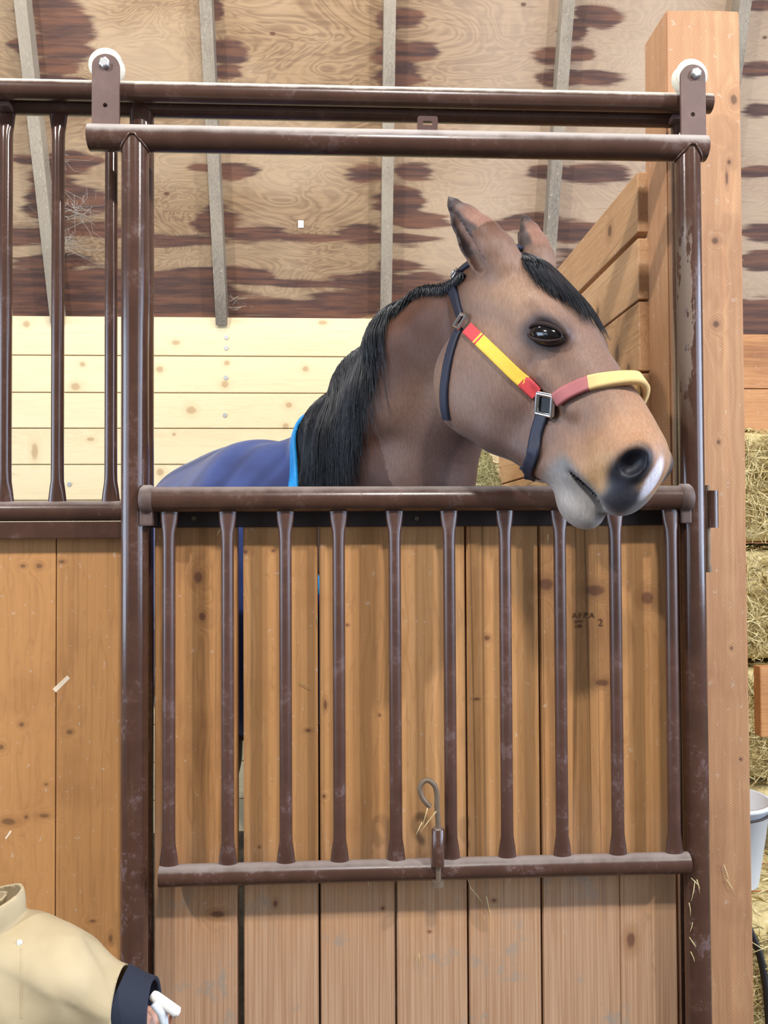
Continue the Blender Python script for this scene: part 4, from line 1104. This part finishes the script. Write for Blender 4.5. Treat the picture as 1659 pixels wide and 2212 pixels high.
# other arm, legs
E2, W2 = SH2+np.array([-.03, .02, -.17]), SH2+np.array([.02, -.02, -.31]); c_(SH2, E2, .036, .030, .02); c_(E2, W2, .030, .02, .015)
Bd.ell(W2+np.array([.0, 0, -.035]), (.013, .022, .032), .012)
for k in range(4):
    b0 = W2+np.array([0, -.018+.012*k, -.055]); b1 = b0+np.array([.004, 0, -.02]); c_(b0, b1, .0068, .006, .004); c_(b1, b1+np.array([.010, 0, -.016]), .006, .005, .003)
c_(W2+np.array([0, -.016, -.03]), W2+np.array([.006, -.034, -.05]), .008, .006, .004)
for s_ in (1, -1):
    h0 = HP+np.array([.035*s_, -.03*s_, -.02]); kz = np.array([h0[0]+.01, h0[1], .22]); fz = np.array([h0[0], h0[1], .05])
    c_(h0, kz, .058, .042, .03); c_(kz, fz, .042, .028, .02); c_(fz+np.array([0, 0, -.025]), fz+np.array([.055, -.05, -.028]), .028, .022, .02)
Pn, Qn = nets(Bd.F)
g = G('skin'); P = g.pos(); q = g.mix(g.mr(g.noise(P, 25, 3), .3, .7), srgb(206, 150, 124), srgb(222, 172, 146)); m_skin = g.out(q, .5, 0, .4)
per = link('person', mesh_from('person', Pn, Qn, m_skin)); tag(per, 'person in a cream jacket and dark navy cuff reaching in at the lower left corner', 'person')
for s_ in (1, -1):
    b = MB(); bm = bmesh.new(); bmesh.ops.create_uvsphere(bm, u_segments=16, v_segments=10, radius=.010); bmesh.ops.translate(bm, vec=V(HD+fdir*.070+fs_*.026*s_+fu*.008), verts=bm.verts); b.addbm(bm, True); b.build('eye', m_eye, per)
# jacket
J = Field(); c_ = J.cone
CF = pp(266, 2183, -.42); c_(SH+np.array([-.02, 0, 0]), pp(140, 2136, -.42), .084, .078, .03); c_(pp(140, 2136, -.42), CF, .078, .072, .02); c_(CF, CF+(CF-pp(140, 2136, -.42))*.5, .072, .070, .01)
c_(CH, HP, .115, .112, .05); c_(SH, CH, .07, .10, .05); c_(SH2, CH, .075, .10, .05); c_(SH, SH2, .068, .068, .05); c_(SH2, E2, .066, .058, .03); c_(E2, W2+np.array([0, 0, -.05]), .058, .052, .03)
ca_, cb_ = pp(-70, 2060), pp(-45, 1960); c_(ca_, cb_, .068, .060, .02); c_(ca_, cb_+(cb_-ca_)*.6, .050, .046, .004, sub=True)
Pj, Qj = nets(J.F)
def foldf(p):
    a = p[0]*22+p[2]*16; q = noise.noise(V((a*.55+p[1]*4, (p[0]-p[2])*3.5, 3)))
    return (abs(q)**.7*(1 if q > 0 else -1))*.017+noise.noise(V(p*24))*.0022
fold = np.array([foldf(p) for p in Pj])
sdir = (CF-pp(140, 2136, -.42)); sdir /= np.linalg.norm(sdir); cdir = (cb_-ca_)/np.linalg.norm(cb_-ca_)
g = G('cream_canvas'); P = g.pos(); wv = g.noise(g.vm('MULTIPLY', P, (700, 700, 700)), 1, 2)
q = g.mix(g.mr(g.noise(P, 10, 3), .3, .7), srgb(176, 158, 124), srgb(190, 172, 138)); g.bump(wv, .25, .0006); m_jac = g.out(q, .75, 0, .25)
jk = link('jacket', shell('jacket', Pj, Qj, [(CF, (1, 0, .02)), ((0, 0, HP[2]-.07), (0, 0, -1)), (cb_+np.array([.0, 0, .004]), cdir*.8+np.array([-.45, 0, .1]))], m_jac, .004, fold, normals_of(Pj, Qj)), per); jk['label'] = 'cream canvas jacket'
jb = BVHTree.FromPolygons([v.co.copy() for v in jk.data.vertices], [list(p.vertices) for p in jk.data.polygons])
def jp(px, py): r = ray(px, py).normalized(); h = jb.ray_cast(EYE, r); return (h[0], h[1]) if h[0] else (at(px, py, -.47), V((0, -1, 0)))
b = MB(); q, n_ = jp(43, 2035); b.tube([q-V((0, .001, 0)), q-V((0, .004, 0))], [.0045, .003], 12); b.build('snap', m_white, jk)
b = MB(); b.tube(catmull([jp(46, y)[0]+V((0, -.0004, 0)) for y in (2048, 2090, 2130, 2170, 2200)]), .0009, 6); b.build('seam', m_jac, jk)
# dark knit cuff over the wrist
K = Field(); K.cone(CF-sdir*.03, pp(325, 2194, -.42), .066, .052, .01); K.cone(pp(325, 2194, -.42), pp(325, 2194, -.42)+sdir*.05, .052, .050, .01)
Pk, Qk = nets(K.F); 
cu_ = link('cuff', shell('cuff', Pk, Qk, [(pp(334, 2196, -.42), (1, 0, .05)), (CF-sdir*.02, -sdir)], plain('navy_knit', srgb(30, 36, 52), .85, bump=(300, .4)), .006), per); cu_['label'] = 'dark navy cuff'
# trousers and boots
T = Field()
for s_ in (1, -1):
    h0 = HP+np.array([.035*s_, -.03*s_, -.02]); kz = np.array([h0[0]+.01, h0[1], .22]); T.cone(h0, kz, .074, .058, .03); T.cone(kz, np.array([h0[0], h0[1], .02]), .056, .048, .02)
T.cone(HP+np.array([0, 0, .06]), HP-np.array([0, 0, .02]), .09, .09, .03)
Pt, Qt = nets(T.F); link('trousers', shell('trousers', Pt, Qt, [((0, 0, .07), (0, 0, -1))], plain('dark_denim', srgb(48, 58, 82), .8), .004), per)
T = Field()
for s_ in (1, -1):
    h0 = HP+np.array([.035*s_, -.03*s_, -.02]); f0 = np.array([h0[0], h0[1], .10]); T.cone(f0, f0-np.array([0, 0, .06]), .052, .042, .02); T.cone(f0-np.array([0, 0, .062]), f0+np.array([.075, -.06, -.068]), .038, .032, .02)
Pt, Qt = nets(T.F); link('boots', mesh_from('boots', Pt, Qt, m_blk2), per)
H_ = Hair(); rnd.seed(9)
m_bh = plain('brown_hair', srgb(84, 58, 40), .5)
for i in range(1500):
    dv = V((rnd.gauss(0, 1), rnd.gauss(0, 1), abs(rnd.gauss(0, 1))*1.2-.25)).normalized()
    if dv.dot(V(fdir)) > .45 and dv.z < .62: continue
    p = V(HD)+V((dv.x*.079, dv.y*.073, dv.z*.089)); pts = [p]; d0 = (V((0, 0, -1))-dv*dv.dot(V((0, 0, -1)))).normalized()
    for k in range(4):
        p = p+d0*.014; q = p-V(HD); r_ = math.sqrt((q.x/.079)**2+(q.y/.073)**2+(q.z/.089)**2); p = V(HD)+q/r_*1.04; pts.append(p)
    H_.strand(pts, .0024)
H_.build('hair', m_bh, per)
# the white stick in the hand
b = MB(); s0, s1 = pp(318, 2118, -.44), pp(383, 2187, -.46); s0 = pp(330, 2150, -.435); b.tube([V(s0), V(s0)*.9+V(s1)*.1, V(s1), V(s1)+V((.003, 0, -.002))], [.0075, .009, .0085, .004], 14)
o = b.build('white_stick', plain('chalky_white', srgb(226, 222, 214), .6)); tag(o, 'short white stick held out in the fingers of the person at lower left', 'stick')
b = MB(); b.tube([V(pp(334, 2165, -.45)), V(pp(350, 2185, -.452)), V(pp(356, 2215, -.45))], [.008, .0085, .006], 12)
b.build('side_prong', m_white, o)
#@@END
